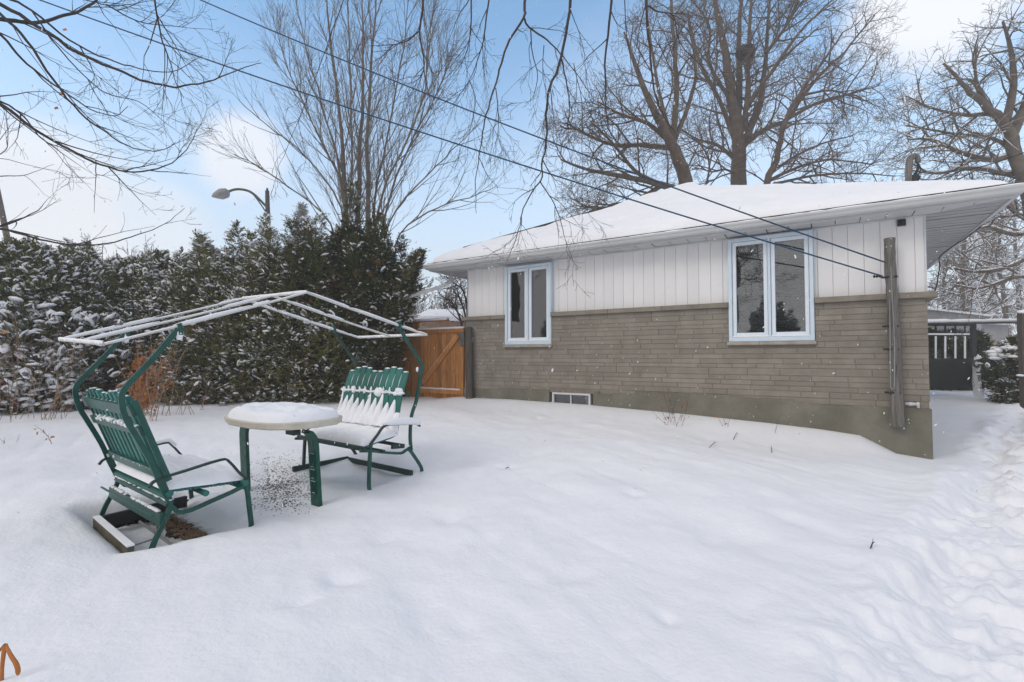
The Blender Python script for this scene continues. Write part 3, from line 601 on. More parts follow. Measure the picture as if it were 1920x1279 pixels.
# ------------------------------------------------------------------ benches
def lerp(a, b, t): return a*(1-t)+b*t
def bench_left():
    th = thing('garden_bench', 'green slatted metal garden bench seen from behind, nearest the camera', 'garden bench', O, 'facing garden benches under canopy frame')
    tr = lambda l: np.array([G(*p) for p in l])
    postl = smooth_poly(tr([(333, 618), (285, 674), (242, 719), (230, 736), (228, 754), (236, 785), (260, 826), (284, 868), (300, 905), (319, 944)]), 3)
    rear = smooth_poly(tr([(303, 900), (319, 944), (308, 977), (292, 1010), (283, 1036), (283, 1054)]), 3)
    arm = smooth_poly(tr([(278, 915), (294, 900), (350, 882), (415, 862), (430, 866), (452, 890), (466, 899)]), 3)
    low = smooth_poly(tr([(320, 948), (343, 961), (400, 938), (450, 915), (466, 901)]), 3)
    front = tr([(459, 897), (464, 930), (470, 982)]); front = np.vstack([front, front[-1]-Z*.12])
    for k in (0, 1):
        o_ = W*GW*k; m = MB(); m.bars(postl+o_, .018, .032, W); m.bars(rear+o_, .019, .030, W); m.bars(low+o_, .018, .026, W); m.bars(front+o_+A*.004, .020, .030, W); m.build('side_frame', M['green'], th)
        m = MB(); m.bars(arm+o_, .028, .014, W); ar = m.build('armrest', M['greendark'], th)
        if k:
            s = MB(); s.tubes((arm[3:14]+o_+Z*.02)[None], np.full((1, 11), .02), 6); s.build('snow', M['snow_clump'], ar, True)
    # backrest in the plane of the posts, slats in front (+A side)
    b0 = G(297, 893)+A*.045; b1 = G(234, 752)+A*.045; up = b1-b0; N_ = 10; m = MB()
    for i in range(N_):
        wv = .06+(GW-.12)*(i+.5)/N_; h = 1.02+.07*abs(math.sin((i+.5)/N_*2*math.pi))
        m.plank(b0+W*wv+up*.0, b0+W*wv+up*h, W, .052, .036)
    bk = m.build('backrest', M['slatpaint'], th)
    m = MB()
    for t, wd in ((.87, .075), (.60, .06), (.02, .07)):
        c = b0+up*t-A*.03; m.plank(c, c+W*GW, up, wd, .02)
    m.plank(b0+W*.0-up*.08, b0+W*.0+up*1.0, A+Z*.3, .036, .012); m.plank(b0+W*GW-up*.08, b0+W*GW+up*.97, A+Z*.3, .036, .012)
    m.build('back_rail', M['green'], bk)
    s = MB()
    for i in range(45):
        t = .63; wv = rng.uniform(.05, GW-.05); s.blob(b0+up*t-A*rng.uniform(.0, .035)+W*wv+up*rng.uniform(0, .035), (.018, .018, .010+rng.uniform(0, .014)), 6, 4, .2)
    for i in range(N_):
        wv = .06+(GW-.12)*(i+1)/N_; s.blob(b0+up*(.66)-A*.012+W*wv, (.009, .009, .04), 6, 4, .15); s.blob(b0+up*(.93)-A*.015+W*wv, (.012, .012, .014), 6, 4, .15)
    for i in range(N_):
        wv = .06+(GW-.12)*(i+.5)/N_; h = 1.02+.07*abs(math.sin((i+.5)/N_*2*math.pi)); s.blob(b0+W*wv+up*(h+.006), (.022, .014, .005), 7, 4, .1)
    for i in range(30): s.blob(b0+up*.06-A*.02+W*rng.uniform(.03, GW-.03), (.022, .022, .010), 6, 4, .2)
    s.build('snow', M['snow_clump'], bk, True)
    # seat
    s0 = G(305, 925)+A*.03; s1 = G(462, 903)+Z*0-A*.02; m = MB(); n = 9
    for i in range(n):
        c = lerp(s0, s1, (i+.5)/n); m.plank(c+W*.03, c+W*(GW-.03), s1-s0, np.linalg.norm(s1-s0)/n*.82, .02)
    m.tube([s0-Z*.03, s0-Z*.03+W*GW], .02, 8); m.tube([s1-Z*.03, s1-Z*.03+W*GW], .022, 8); c = lerp(s0, s1, .45)-Z*.035; m.tube([c, c+W*GW], .018, 8)
    for q in (s0-Z*.005, c, s1-Z*.0): m.tube([q-W*.035, q], .021, 10)
    st = m.build('seat', M['slatpaint'], th)
    V = []; nu, nv = 26, 34
    for i in range(nu+1):
        for j in range(nv+1):
            u, v = i/nu, j/nv; e = min(u, 1-u, v*1.4, (1-v)*1.4); h = .085*(1-math.exp(-e/.05)); P = lerp(s0-A*.02, s1+A*.02, u)+W*(.015+(GW-.03)*v)+W*.012*float(fbm(np.array(u*9), np.array(v*2), 2))*(1 if e < .05 else 0)
            h += .035*float(fbm(np.array(u*4.), np.array(v*7.), 3))*min(1, e*8)+.012*math.sin(u*n*2*math.pi)*min(1, e*6)
            V.append(P+Z*(.012+max(h, 0)))
    s = MB(); s.add(V, [(i*(nv+1)+j, (i+1)*(nv+1)+j, (i+1)*(nv+1)+j+1, i*(nv+1)+j+1) for i in range(nu) for j in range(nv)]); s.build('snow', M['snow_clump'], st, True)
    # rear cross board and rod
    m = MB(); c = G(303, 975); m.plank(c, c+W*GW, Z, .085, .02); c = G(284, 966); m.tube([c-W*.02, c+W*GW], .008, 6); c = G(318, 944); m.plank(c, c+W*GW, Z*.8+A, .05, .02); c = G(281, 1040)+Z*.05; m.tube([G(283, 1040)+W*GW, G(283, 1040)+W*GW+A*.3, G(283, 1040)+W*GW+A*.6], .016, 6)
    m.build('cross_rail', M['green'], th)
    s = MB()
    for i in range(50): s.blob(G(303, 975)+Z*(.045)+W*rng.uniform(.05, GW), (.02, .015, .008), 6, 4, .2); s.blob(G(318, 944)+Z*.022+W*rng.uniform(0, GW), (.025, .025, .010), 6, 4, .2)
    s.build('rail_snow', M['snow_clump'], th, True)
bench_left()
def bench_right():
    ro = G(790, 890)
    th = thing('garden_bench', 'green slatted garden bench facing the camera with snow piled on its seat', 'garden bench', ro, 'facing garden benches under canopy frame')
    tr = lambda l: np.array([G(*p) for p in l])
    postl = smooth_poly(tr([(747, 611), (756, 627), (765, 642), (777, 661), (789, 680), (791, 688), (788, 705), (781, 750), (772, 778), (769, 817), (771, 845)]), 3)
    rear = smooth_poly(tr([(765, 840), (775, 853), (790, 877), (790, 892)]), 3); rear = np.vstack([rear, rear[-1]-Z*.08-A*.05])
    arm = smooth_poly(tr([(787, 799), (780, 795), (765, 795), (730, 797), (718, 801), (708, 815), (696, 831)]), 3)
    low = smooth_poly(tr([(675, 846), (700, 846), (716, 848), (750, 850), (760, 845), (772, 838)]), 3)
    front = np.array(tr([(696, 831), (694, 846), (692, 890), (692, 914)])); front = np.vstack([front, front[-1]-Z*.04+A*.02, front[-1]-Z*.07+A*.08, front[-1]-Z*.075+A*.2])
    for k in (0, 1):
        o_ = W*GW*k; m = MB(); m.bars(postl+o_, .020, .030, W); m.bars(rear+o_, .020, .028, W); m.bars(low+o_, .020, .024, W); m.bars(smooth_poly(front+o_, 3), .026, .026, W); m.build('side_frame', M['green'] if k == 0 else M['greendark'], th)  # near frame in brighter green as if lit, far frame in darker green
        m = MB(); m.bars(arm+o_, .028, .014, W); ar = m.build('armrest', M['greendark'], th)
        s = MB(); P = arm[0:13]+o_+Z*.028; s.tubes(P[None], np.interp(np.arange(13), [0, 2, 9, 12], [.02, .04, .035, .015])[None], 8, True); s.build('snow', M['snow_clump'], ar, True)
    b0 = G(752, 818)-A*.0; b1 = G(779, 694)-A*.03; up = b1-b0; f0 = G(682, 842); n = 10; m = MB(); ln = np.linalg.norm(up)
    def curve(t):  # t 0..1 up the back, -1..0 forward along the seat
        return b0+up*t+(-A*.03*math.sin(max(0, min(1, t))*math.pi))
    for i in range(n):
        wv = .05+(GW-.1)*(i+.5)/n; h = .93+.10*abs(math.sin((i+.5)/n*2*math.pi))
        pts = [lerp(f0, b0, q)+W*wv for q in (0, .5, .85)]+[curve(q)+W*wv for q in np.linspace(.05, h, 7)]
        m.bars(smooth_poly(pts, 2), .086, .016, W)
    bk = m.build('backrest', M['slatpaint'], th)
    m = MB()
    for t in (.2, .62): c = curve(t)+A*.03; m.plank(c+W*0.0, c+W*GW, up, .05, .02)
    m.tube([f0-W*.02, f0+W*GW], .024, 8); c = G(716, 846); m.tube([c-W*.03, c+W*GW], .018, 8); c = G(752, 835); m.tube([c-W*.03, c+W*GW], .018, 8)
    m.plank(G(735, 838), G(757, 836), Z, .04, .03); m.build('seat_rail', M['greendark'], bk)
    # snow: seat drift running up between the slats in fingers
    V = []; nu, nv = 40, 160; fing = [.5, .48, .44, .40, .42, .44, .50, .46, .52]
    for i in range(nu+1):
        for j in range(nv+1):
            v = j/nv; s_ = i/nu; wv = .04+(GW-.08)*v
            ph = ((wv-.05)/(GW-.1)*n) % 1.0; d = min(ph, 1-ph)        # distance from gap, in slat widths
            gi = int(round((wv-.05)/(GW-.1)*n)); ft = .33+ (.22+.05*math.sin(gi*2.7)+.04*math.sin(gi*5.1))*max(0, 1-(d/.40)**2)**.75
            if gi <= 0: ft = .34
            t = -1+s_*(1+ft)
            if t < 0: P = lerp(f0, b0, 1+t); nn = Z; th_ = .075*(1-math.exp(-(1+t)/.06))
            else: P = curve(t); nn = nrm(-A*.9+Z*.5); th_ = .095*max(0, 1-t/.62)**1.3*min(1, max(0, ft-t)/.10)**.6+.003
            bl = max(0, min(1, (t+.25)/.35)); dirn = nrm(Z*(1-bl)+nn*bl)
            e = min(v, 1-v)*GW; th_ *= 1-math.exp(-e/.02)
            th_ += (.02*float(fbm(np.array(t*5.), np.array(v*9.), 3))+.011*math.cos(ph*2*math.pi)*max(0, 1-abs(t-.15)/.4))*min(1, e*30)*(1 if t < ft*.8 else .2)
            V.append(P+W*wv+dirn*(.009+max(0, th_)))
    s = MB(); s.add(V, [(i*(nv+1)+j, (i+1)*(nv+1)+j, (i+1)*(nv+1)+j+1, i*(nv+1)+j+1) for i in range(nu) for j in range(nv)]); s.build('snow', M['snow_clump'], bk, True)
    s = MB(); c = curve(.64)-A*.014
    s.tubes(np.array([c+W*q+Z*.004*math.sin(q*30) for q in np.linspace(.02, GW-.02, 20)])[None], np.full((1, 20), .011), 6)
    for wc, sz in ((.12, .07), (.42, .085), (.86, .06), (.30, .02), (.66, .025), (.72, .03), (1.02, .045)):
        for _ in range(5): s.blob(c+W*(wc+rng.uniform(-.5, .5)*sz)+up*rng.uniform(-.02, .04), (sz*.5, .02, sz*rng.uniform(.25, .55)), 9, 6, .12)
    for i in range(1, n): s.blob(c+W*(.05+(GW-.1)*i/n)+up*.02, (.012, .012, .04), 6, 5, .1)
    for i in range(n):
        wv = .05+(GW-.1)*(i+.5)/n; h = .93+.10*abs(math.sin((i+.5)/n*2*math.pi)); s.tubes(np.array([curve(h)+W*(wv+q)+Z*.004 for q in (-.035, 0, .035)])[None], np.array([[.007, .010, .007]]), 6, True)
        if i: q = .05+(GW-.1)*i/n; s.tubes(np.array([curve(t)+W*q for t in (.72, .82, .93)])[None], np.array([[.005, .008, .004]]), 5)
    s.blob(G(786, 693)+W*.03, (.014, .014, .028), 8, 5, .1); s.build('back_snow', M['snow_clump'], bk, True)
    m = MB(); c = G(772, 858); m.plank(G(775, 888)+W*.02, G(775, 888)+W*GW, Z, .05, .03)
    q = G(775, 886)+W*GW; m.plank(q, q-A*.65, Z, .05, .03); q = G(775, 888)+W*.02-Z*.05
    m.build('base_rail', M['greendark'], th)
bench_right()
# base timbers of the left bench
tm = thing('timber_base', 'low weathered timber frame half buried in snow under the left bench', 'timber frame', O)
m = MB(); a = O-A*.17+W*.16+Z*.0; c = G(245, 1043); c0 = PZ(245, 1040, -1.24); c1 = PZ(180, 982, -1.24)
m.plank(c0, c1, Z, .10, .035); m.build('plank', M['oldplank'], tm)
m = MB(); m.plank(c0+Z*.054, c1+Z*.054, A, .04, .01); m.build('snow', M['snow_clump'], tm)
m = MB(); q1 = c1; m.plank(q1+Z*0, q1+A*.62+W*.1, Z, .09, .035); m.build('plank', M['black'], tm)
m = MB(); q = PZ(330, 1028, -1.29); m.tube([PZ(262, 978, -1.27), PZ(333, 1030, -1.27)], .010, 6); m.tube([PZ(243, 1026, -1.28), PZ(290, 1010, -1.28)], .006, 6); m.build('rod', M['galv'], tm)
# soil showing and dry grass in the hollow
m = MB()
for px, py, n_ in ((255, 985, 1), (345, 990, 1),):
    pass
for i in range(26):
    t = i/25; px = 300+(372-300)*t; py = 975+(1012-975)*t; p = PZ(px+rng.normal(0, 4), py+rng.normal(0, 4), -1.31); m.blob(p, (.05, .05, .03), 7, 5, .3)
for i in range(26):
    t = i/25; px = 205+(300-205)*t; py = 985-20*t; p = PZ(px, py, -1.31); m.blob(p, (.06, .06, .025), 7, 5, .3)
tag(m.build('soil', M['soil'], None), 'dark bare soil showing in the hollow beneath the left bench', None, kind='stuff')
P = []; 
for i in range(1500):
    t = rng.random(); px = lerp(300, 376, t)+rng.normal(0, 5); py = lerp(972, 1014, t)+rng.normal(0, 4); p = PZ(px, py, -1.30); d = nrm([rng.normal(), rng.normal(), .8]); l = rng.uniform(.03, .09)
    P.append([p, p+d*l*.6, p+d*l+np.array([rng.normal()*.02, rng.normal()*.02, -.02])])
m = MB(); m.tubes(np.array(P), np.tile([.002, .0016, .0006], (len(P), 1)), 3); tag(m.build('dry_grass', M['dry'], None), None, None, kind='stuff')
# ------------------------------------------------------------------ canopy frame
cpy = thing('canopy_frame', 'snow dusted white tube canopy frame with a shallow gable over both benches', 'canopy frame', G(575, 547))
g0 = [G(195, 645), G(575, 548), G(800, 628)]
def far(px, py, w): return G(px, py, w)
g1 = [far(112, 637, GW), far(455, 560, GW), far(672, 633, GW)]
gm = [lerp(g0[k], g1[k], .5) for k in range(3)]
def rodline(a, b, sagm=.0, n=14):
    t = np.linspace(0, 1, n)[:, None]; return a*(1-t)+b*t-Z*sagm*4*t*(1-t)
for side in (0, 1, 2):
    ge = (g0, gm, g1)[side]
    m = MB(); m.tubes(rodline(ge[0], ge[1], .008)[None], np.full((1, 14), .0095), 8); m.tubes(rodline(ge[1], ge[2], .008)[None], np.full((1, 14), .0105), 8); m.build('rafter', M['canopy'], cpy, True)
for k, nm in ((0, 'eave_tube'), (1, 'ridge_tube'), (2, 'eave_tube')):
    m = MB(); m.tubes(rodline(g0[k], g1[k], .0)[None], np.full((1, 14), .0115), 8, True)
    m.build(nm, M['canopy'], cpy, True)
s = MB()
for ge in (g0, gm, g1):
    for a, b in ((0, 1), (1, 2)):
        t = 0.0
        while t < .97:
            l = rng.uniform(.08, .5)
            if rng.random() < .8: P = rodline(lerp(ge[a], ge[b], t), lerp(ge[a], ge[b], min(1, t+l)), 0, 8)+Z*.008; s.tubes(P[None], (np.array([.002, .0075, .0085, .008, .0085, .008, .007, .002])*rng.uniform(.8, 1.15, 8))[None], 6)
            t += l+rng.uniform(.005, .03)
for k in range(3):
    P = rodline(g0[k], g1[k], 0, 20)+Z*.009; s.tubes(P[None], (.0105*rng.uniform(.8, 1.15, 20))[None], 6)
s.build('snow', M['snow_clump'], cpy, True)
for w_ in (0, GW):
    for px, py in ((334, 618), (747, 611)):
        m = MB(); p = G(px, py)+W*w_; p = p-W*.0
        ge = g0 if w_ == 0 else g1; q = lerp(ge[0], ge[1], .70) if False else p
        m.bars([p-Z*.035+A*.012, p+Z*.015+A*.012, p+Z*.04+A*.0], .034, .026, W); m.build('clamp', M['green'], cpy)
s = MB()
for w_ in (0, GW): s.blob(G(330, 628)+W*w_+A*.02, (.022, .022, .035), 7, 5, .2)
s.build('clamp_snow', M['snow_clump'], cpy, True)
# ------------------------------------------------------------------ table
tl = PP(590, 950, O+W*.06, W); TC = O+A*1.12+W*.5; ztop = PP(585, 800, O+W*.06, W)[2]
tb = thing('garden_table', 'oval garden table with cream rim, carved green plank legs and a thick cap of snow', 'garden table', (TC[0], TC[1], E-1.28))
def ell(t, ra, rw):
    c, s_ = math.cos(t), math.sin(t); ex = .75; c = math.copysign(abs(c)**ex, c); s_ = math.copysign(abs(s_)**ex, s_); return A*ra*c+W*rw*s_
n = 72; ts = np.arange(n)/n*2*math.pi; base = np.array([TC[0], TC[1], 0])
def ring(ra, rw, z): return np.array([base+ell(t, ra, rw)+Z*z for t in ts])
rings = [(.02, .02, ztop), (.36, .53, ztop), (.375, .545, ztop+.004), (.385, .548, ztop+.012), (.39, .552, ztop+.052), (.38, .54, ztop+.06), (.02, .02, ztop+.06)]
nf = 14; tf = np.arange(nf)/nf*2*math.pi+.2; m = MB(); m.add(np.vstack([np.array([base+ell(t, r[0]*1.02, r[1]*1.02)+Z*r[2] for t in tf]) for r in rings]), [(i*nf+j, i*nf+(j+1) % nf, (i+1)*nf+(j+1) % nf, (i+1)*nf+j) for i in range(len(rings)-1) for j in range(nf)]); m.build('tabletop', M['tabletop'], tb)
V = []; K = 22
for k in range(K+1):
    f = 1-k/K
    for t in ts:
        wob = 1+.03*float(fbm(np.array(math.cos(t)*3+5), np.array(math.sin(t)*3+5), 3))-.03; ee = base+ell(t, .383*f*wob+.001, .543*f*wob+.001); lump = float(fbm(np.array(ee[0]*4), np.array(ee[1]*4), 3)); h = .08*(1-math.exp(-(1-f)/.05))+(.05*lump+.022*float(fbm(np.array(ee[0]*13), np.array(ee[1]*13), 2)))*min(1, (1-f)*6); V.append(ee+Z*(ztop+.056+max(.001, h)))
m = MB(); m.add(np.array(V), [(i*n+j, i*n+(j+1) % n, (i+1)*n+(j+1) % n, (i+1)*n+j) for i in range(K) for j in range(n)]); m.build('snow', M['snow'], tb, True)
def tleg(bot, top, inward):
    m = MB(); P = smooth_poly([bot-Z*.08, bot, lerp(bot, top, .5), lerp(bot, top, .88), top+inward*.03+Z*.0, top+inward*.06+Z*.02], 4); m.bars(P, .122, .03, W)
    lg = m.build('leg', M['greenwood'], tb)
nl = PP(594, 948, O+W*.05, W); nt_ = PP(586, 812, O+W*.05, W); tleg(nl, nt_, -A)
fl_ = PP(461, 905, O+W*.98, W); ft_ = PP(457, 806, O+W*.98, W); tleg(fl_, ft_, A*.2)
m = MB(); d = nrm(nt_-nl); nn = nrm(np.cross(W, d)); nn = nn if nn@(CAM-nl) > 0 else -nn
for k, (a_, b_) in enumerate(((.18, .34), (.38, .5), (.54, .72))):
    for s_ in (-1, 1): m.plank(lerp(nl, nt_, a_)+nn*.02+W*.03*s_, lerp(nl, nt_, b_)+nn*.02+W*.03*s_, W, .008, .008)
    m.plank(lerp(nl, nt_, b_)+nn*.02-W*.035, lerp(nl, nt_, b_)+nn*.02+W*.035, d, .008, .008); m.plank(lerp(nl, nt_, a_)+nn*.02-W*.035, lerp(nl, nt_, a_)+nn*.02+W*.035, d, .008, .008)
    m.plank(lerp(nl, nt_, a_)+nn*.02-W*.03, lerp(nl, nt_, b_)+nn*.02+W*.03, W, .008, .008)
m.build('carving', M['greenwood'], tb)
m = MB(); c = PP(560, 812, O+W*.05, W); m.plank(c+W*.02, c+W*.15, A, .06, .04); m.build('crossbar', M['greendark'], tb)
# grit under the table
m = MB()
for i in range(1500):
    px = rng.normal(532, 32); py = rng.normal(920, 18); 
    if abs(px-532) > 70: continue
    p = PZ(px, py, -1.27); p[2] = gz_fast(p)+.001; r = rng.uniform(.0015, .006); m.blob(p, (r*1.5, r*1.3, r*.8), 5, 4, .2)
tag(m.build('grit', M['pebble'], None), 'dark grit and debris speckling the thin snow beneath the table', None, kind='stuff')

# ------------------------------------------------------------------ trees
def rot_dirs(d, ang, az):
    d = Vector(d).normalized(); r = d.cross(Vector((.13, .27, .95))).normalized(); s = d.cross(r)
    return np.array((d*math.cos(ang)+(r*math.cos(az)+s*math.sin(az))*math.sin(ang)).normalized())
class Grow:
    def __init__(s): s.poly = {}
    def put(s, P, R, lvl): s.poly.setdefault((len(P), lvl), []).append((np.array(P), np.array(R)))
    def branch(s, p, d, Ln, r, lvl, prm, tmax=0.0):
        n = prm['seg'][lvl]; st = Ln/n; P = [p]; dd = nrm(d)
        for i in range(n):
            dd = nrm(dd+rng.normal(0, prm['wob'][lvl], 3)+np.array([0, 0, prm['trop'][lvl]])); P.append(P[-1]+dd*st)
        P = np.array(P); R = r*(1-np.linspace(0, 1, n+1)*.85); R = np.maximum(R, prm.get('rmin', .002)); s.put(P, R, lvl); s.kids(P, R, Ln, lvl, prm)
    def kids(s, P, R, Ln, lvl, prm):
        if lvl+1 >= len(prm['n']): return
        k = rng.poisson(prm['n'][lvl]*prm.get('dens', 1)) if prm['n'][lvl] > 0 else 0; n = len(P)-1; az = rng.uniform(0, 6.28)
        for c in range(k):
            t = prm['t0'][lvl]+(1-prm['t0'][lvl])*(c+rng.random())/max(1, k); x = t*n; i = min(int(x), n-1); f = x-i
            p = P[i]*(1-f)+P[i+1]*f; d = P[i+1]-P[i]; az += 2.4+rng.normal(0, .5); ang = prm['ang'][lvl]*(1+rng.normal(0, .22))
            L_ = prm['L'][lvl+1]*(1.15-.75*t)*rng.uniform(.65, 1.3); r_ = min(R[i]*.75, prm['r'][lvl+1]*rng.uniform(.7, 1.2))
            s.branch(p, rot_dirs(d, ang, az), L_, r_, lvl+1, prm)
    def traced(s, pts, r0, r1, prm, lvl=0, n=4, kids=True):
        P = smooth_poly(pts, n); P = P+rng.normal(0, .006, P.shape)*np.linalg.norm(P[0]-P[-1])*.3; R = np.linspace(r0, r1, len(P)); s.put(P, R, lvl)
        Ln = np.linalg.norm(np.diff(P, axis=0), axis=1).sum()
        if kids: s.kids(P, R, Ln, lvl, prm)
    def mesh(s, sides=(8, 6, 4, 3, 3), lv=None):
        m = MB()
        for (n, l), q in s.poly.items():
            if lv is not None and l not in lv: continue
            m.tubes(np.array([a for a, b in q]), np.array([b for a, b in q]), sides[min(l, len(sides)-1)])
        return m
    def snow(s, lv, th=.8, frac=.75, rmin=.0):
        m = MB()
        for (n, l), q in s.poly.items():
            if l not in lv: continue
            P = np.array([a for a, b in q]); R = np.array([b for a, b in q]); d = P[:, -1]-P[:, 0]; h = np.abs(d[:, 2])/(np.linalg.norm(d, axis=1)+1e-9)
            k = (h < .8) & (rng.random(len(P)) < frac)
            if k.any(): P = P[k]; R = R[k]; m.tubes(P+Z*(R*.75+rmin*.5)[:, :, None], np.maximum(R*th, rmin), 5)
        return m
    def tree(s, name, label, base, matt, group=None, snowlv=None, cat='tree', th=.8, frac=.75, rmin=0, trunk_lv=(0,)):
        t = thing(name, label, cat, base, group); tm_ = s.mesh(lv=trunk_lv)
        if tm_.V: tm_.build('trunk', matt, t, True)
        top = s.mesh(lv=[l for l in range(6) if l not in trunk_lv])
        if top.V: top.build('crown', matt, t)
        if snowlv:
            sm = s.snow(snowlv, th, frac, rmin)
            if sm.V: sm.build('snow', M['snow_clump'], t, True)
        return t
# ---- multi-stem vase tree behind the cedars
D1 = 17.0
def at(l, D, dv=None): return [PD(p[0], p[1], D+(dv[i] if dv is not None else 0)) for i, p in enumerate(l)]
g = Grow(); pr = dict(seg=[8, 6, 5, 4], wob=[.05, .06, .08, .1], trop=[.05, .09, .07, .04], n=[24, 6, 3, 0], t0=[.12, .2, .2, 0], ang=[.42, .42, .5, 0], L=[0, 2.7, 1.2, .55], r=[0, .020, .010, .006], rmin=.0038)
stems = [[(655, 560), (650, 400), (640, 250), (618, 60), (600, -90)], [(665, 560), (658, 380), (660, 220), (652, 20), (650, -100)], [(690, 560), (692, 400), (690, 250), (700, 60), (715, -60)],
         [(700, 560), (703, 380), (728, 250), (755, 90), (770, -40)], [(650, 540), (642, 360), (600, 260), (548, 150), (520, 60)], [(712, 560), (722, 400), (770, 270), (822, 170), (850, 90)],
         [(650, 540), (640, 390), (570, 290), (500, 235), (450, 190)], [(715, 560), (730, 420), (800, 330), (860, 270), (900, 230)], [(648, 560), (620, 420), (540, 350), (480, 310), (440, 290)],
         [(720, 560), (750, 440), (820, 390), (880, 370), (930, 350)], [(670, 560), (672, 380), (680, 220), (680, 60), (672, -60)], [(705, 560), (712, 380), (790, 200), (800, 90), (812, 20)], [(650, 560), (645, 380), (615, 230), (575, 100), (555, 0)]]
for i, q in enumerate(stems):
    dv = np.linspace(0, rng.uniform(-2.0, 2.0), len(q)); big = i in (0, 2, 10)
    g.traced(at(q, D1, dv), .11 if big else .05 if i not in (6, 7, 8, 9) else .035, .010, {**pr, 'dens': 1.1 if i < 6 or i > 9 else .55}, n=4)
g.tree('bare_tree', 'tall multi stemmed bare tree fanning upward behind the dark cedar', PD(685, 700, D1), M['barkgrey'])
# ---- trees behind the house
pr2 = dict(seg=[8, 6, 5, 4, 3], wob=[.08, .13, .2, .25, .25], trop=[.03, .02, .03, .03, .02], n=[13, 5.5, 3.6, 2.4, 0], t0=[.12, .15, .15, .15, 0], ang=[.85, .8, .8, .7, 0], L=[0, 2.3, 1.2, .6, .3], r=[0, .038, .018, .010, .006], rmin=.0045)
g = Grow(); D2 = 18
for q, a, b in [([(1300, 480), (1290, 355), (1268, 290), (1255, 262), (1222, 200), (1190, 120), (1170, 60)], .30, .03), ([(1262, 268), (1268, 180), (1266, 100), (1258, 10), (1262, -60)], .12, .03), ([(1262, 270), (1290, 200), (1305, 130), (1290, 40)], .10, .03),
                ([(1285, 362), (1235, 345), (1180, 333), (1110, 320), (1050, 300)], .15, .03), ([(1258, 278), (1200, 272), (1150, 272), (1095, 250), (1060, 230)], .10, .03), ([(1250, 262), (1215, 232), (1165, 215), (1120, 190)], .09, .025),
                ([(1230, 342), (1190, 320), (1150, 270), (1110, 230)], .08, .03), ([(1245, 345), (1200, 372), (1150, 390), (1090, 385)], .10, .02), ([(1262, 265), (1240, 190), (1225, 110), (1215, 40)], .08, .03)]:
    g.traced(at(q, D2, np.linspace(0, rng.uniform(-1.5, 1.5), len(q))), a, b, pr2)
g.tree('bare_tree', 'bare crooked tree with a low snowy fork behind the left part of roof', PD(1290, 600, D2), M['bark'], 'bare trees behind the house', (0,), th=.7, frac=.5)
g = Grow(); D3 = 23; pr3 = {**pr2, 'L': [0, 3.0, 1.5, .75, .38], 'r': [0, .05, .022, .012, .0075], 'rmin': .0055, 'n': [14, 5.5, 3.6, 2.3, 0]}
for q, a, b in [([(1385, 480), (1384, 345), (1386, 262), (1372, 190), (1362, 110), (1345, 20), (1335, -50)], .42, .05), ([(1380, 255), (1386, 170), (1386, 60), (1392, -40)], .22, .06), ([(1392, 262), (1402, 180), (1404, 80), (1412, -40)], .17, .05),
                ([(1398, 260), (1425, 190), (1436, 100), (1444, -20)], .2, .05), ([(1396, 268), (1440, 240), (1478, 222), (1520, 160), (1580, 100), (1640, 30)], .15, .03), ([(1378, 262), (1350, 190), (1310, 110), (1290, 20)], .13, .03),
                ([(1380, 300), (1345, 272), (1310, 262), (1270, 240)], .10, .03), ([(1478, 222), (1540, 190), (1600, 175), (1650, 160)], .09, .02), ([(1400, 200), (1450, 130), (1500, 60), (1560, 0)], .12, .03), ([(1372, 190), (1330, 120), (1330, 50), (1300, 0)], .10, .03), ([(1436, 100), (1480, 40), (1510, -30)], .09, .03), ([(1388, 330), (1360, 318), (1330, 322), (1305, 305)], .06, .02)]:
    g.traced(at(q, D3, np.linspace(0, rng.uniform(-2.5, 2.5), len(q))), a, b, pr3)
bt = g.tree('bare_tree', 'largest bare tree with a round nest in its fork behind the ridge', PD(1385, 600, D3), M['bark'], 'bare trees behind the house')
m = MB()
for i in range(30): m.blob(PD(1397, 98, D3-.2)+rng.normal(0, .1, 3), (.26, .22, .2), 7, 5, .25)
tag(m.build('squirrel_nest', M['barkdark'], None), 'dark round leaf nest lodged high in the largest bare tree', 'nest')
g = Grow(); D4 = 21
for q, a, b in [([(1425, 480), (1438, 345), (1456, 300), (1472, 230), (1496, 180), (1540, 120), (1580, 60)], .17, .03), ([(1440, 340), (1500, 312), (1560, 300), (1640, 310)], .08, .02), ([(1440, 330), (1480, 300), (1540, 270), (1600, 255)], .07, .02), ([(1450, 345), (1520, 330), (1600, 325), (1680, 330)], .07, .02), ([(1500, 180), (1560, 170), (1620, 190)], .06, .02), ([(1325, 345), (1330, 310), (1320, 280), (1290, 250)], .05, .02)]:
    g.traced(at(q, D4, np.linspace(0, rng.uniform(-1.5, 1.5), len(q))), a, b, {**pr2, 'dens': .9})
g.tree('bare_tree', 'slim bare tree leaning right beside the largest one behind the roof', PD(1430, 600, D4), M['barkred'], 'bare trees behind the house')
def copy_tree(src, loc, rz, label, group):
    c = src.copy(); COL.objects.link(c); c.location = loc; c.rotation_euler = (0, 0, rz); c['label'] = label; c['group'] = group
    for ch in list(src.children):
        k = ch.copy(); COL.objects.link(k); k.parent = c
_late = 1
copy_tree(bt, (-5.5, -21, E-1.3), 1.1, 'bare tree across the yard mirrored in the wide window', 'bare trees behind the house'); copy_tree(bt, (-13.5, -4.5, E-1.3), 3.4, 'bare tree further right across the yard mirrored in the narrow window', 'bare trees behind the house')
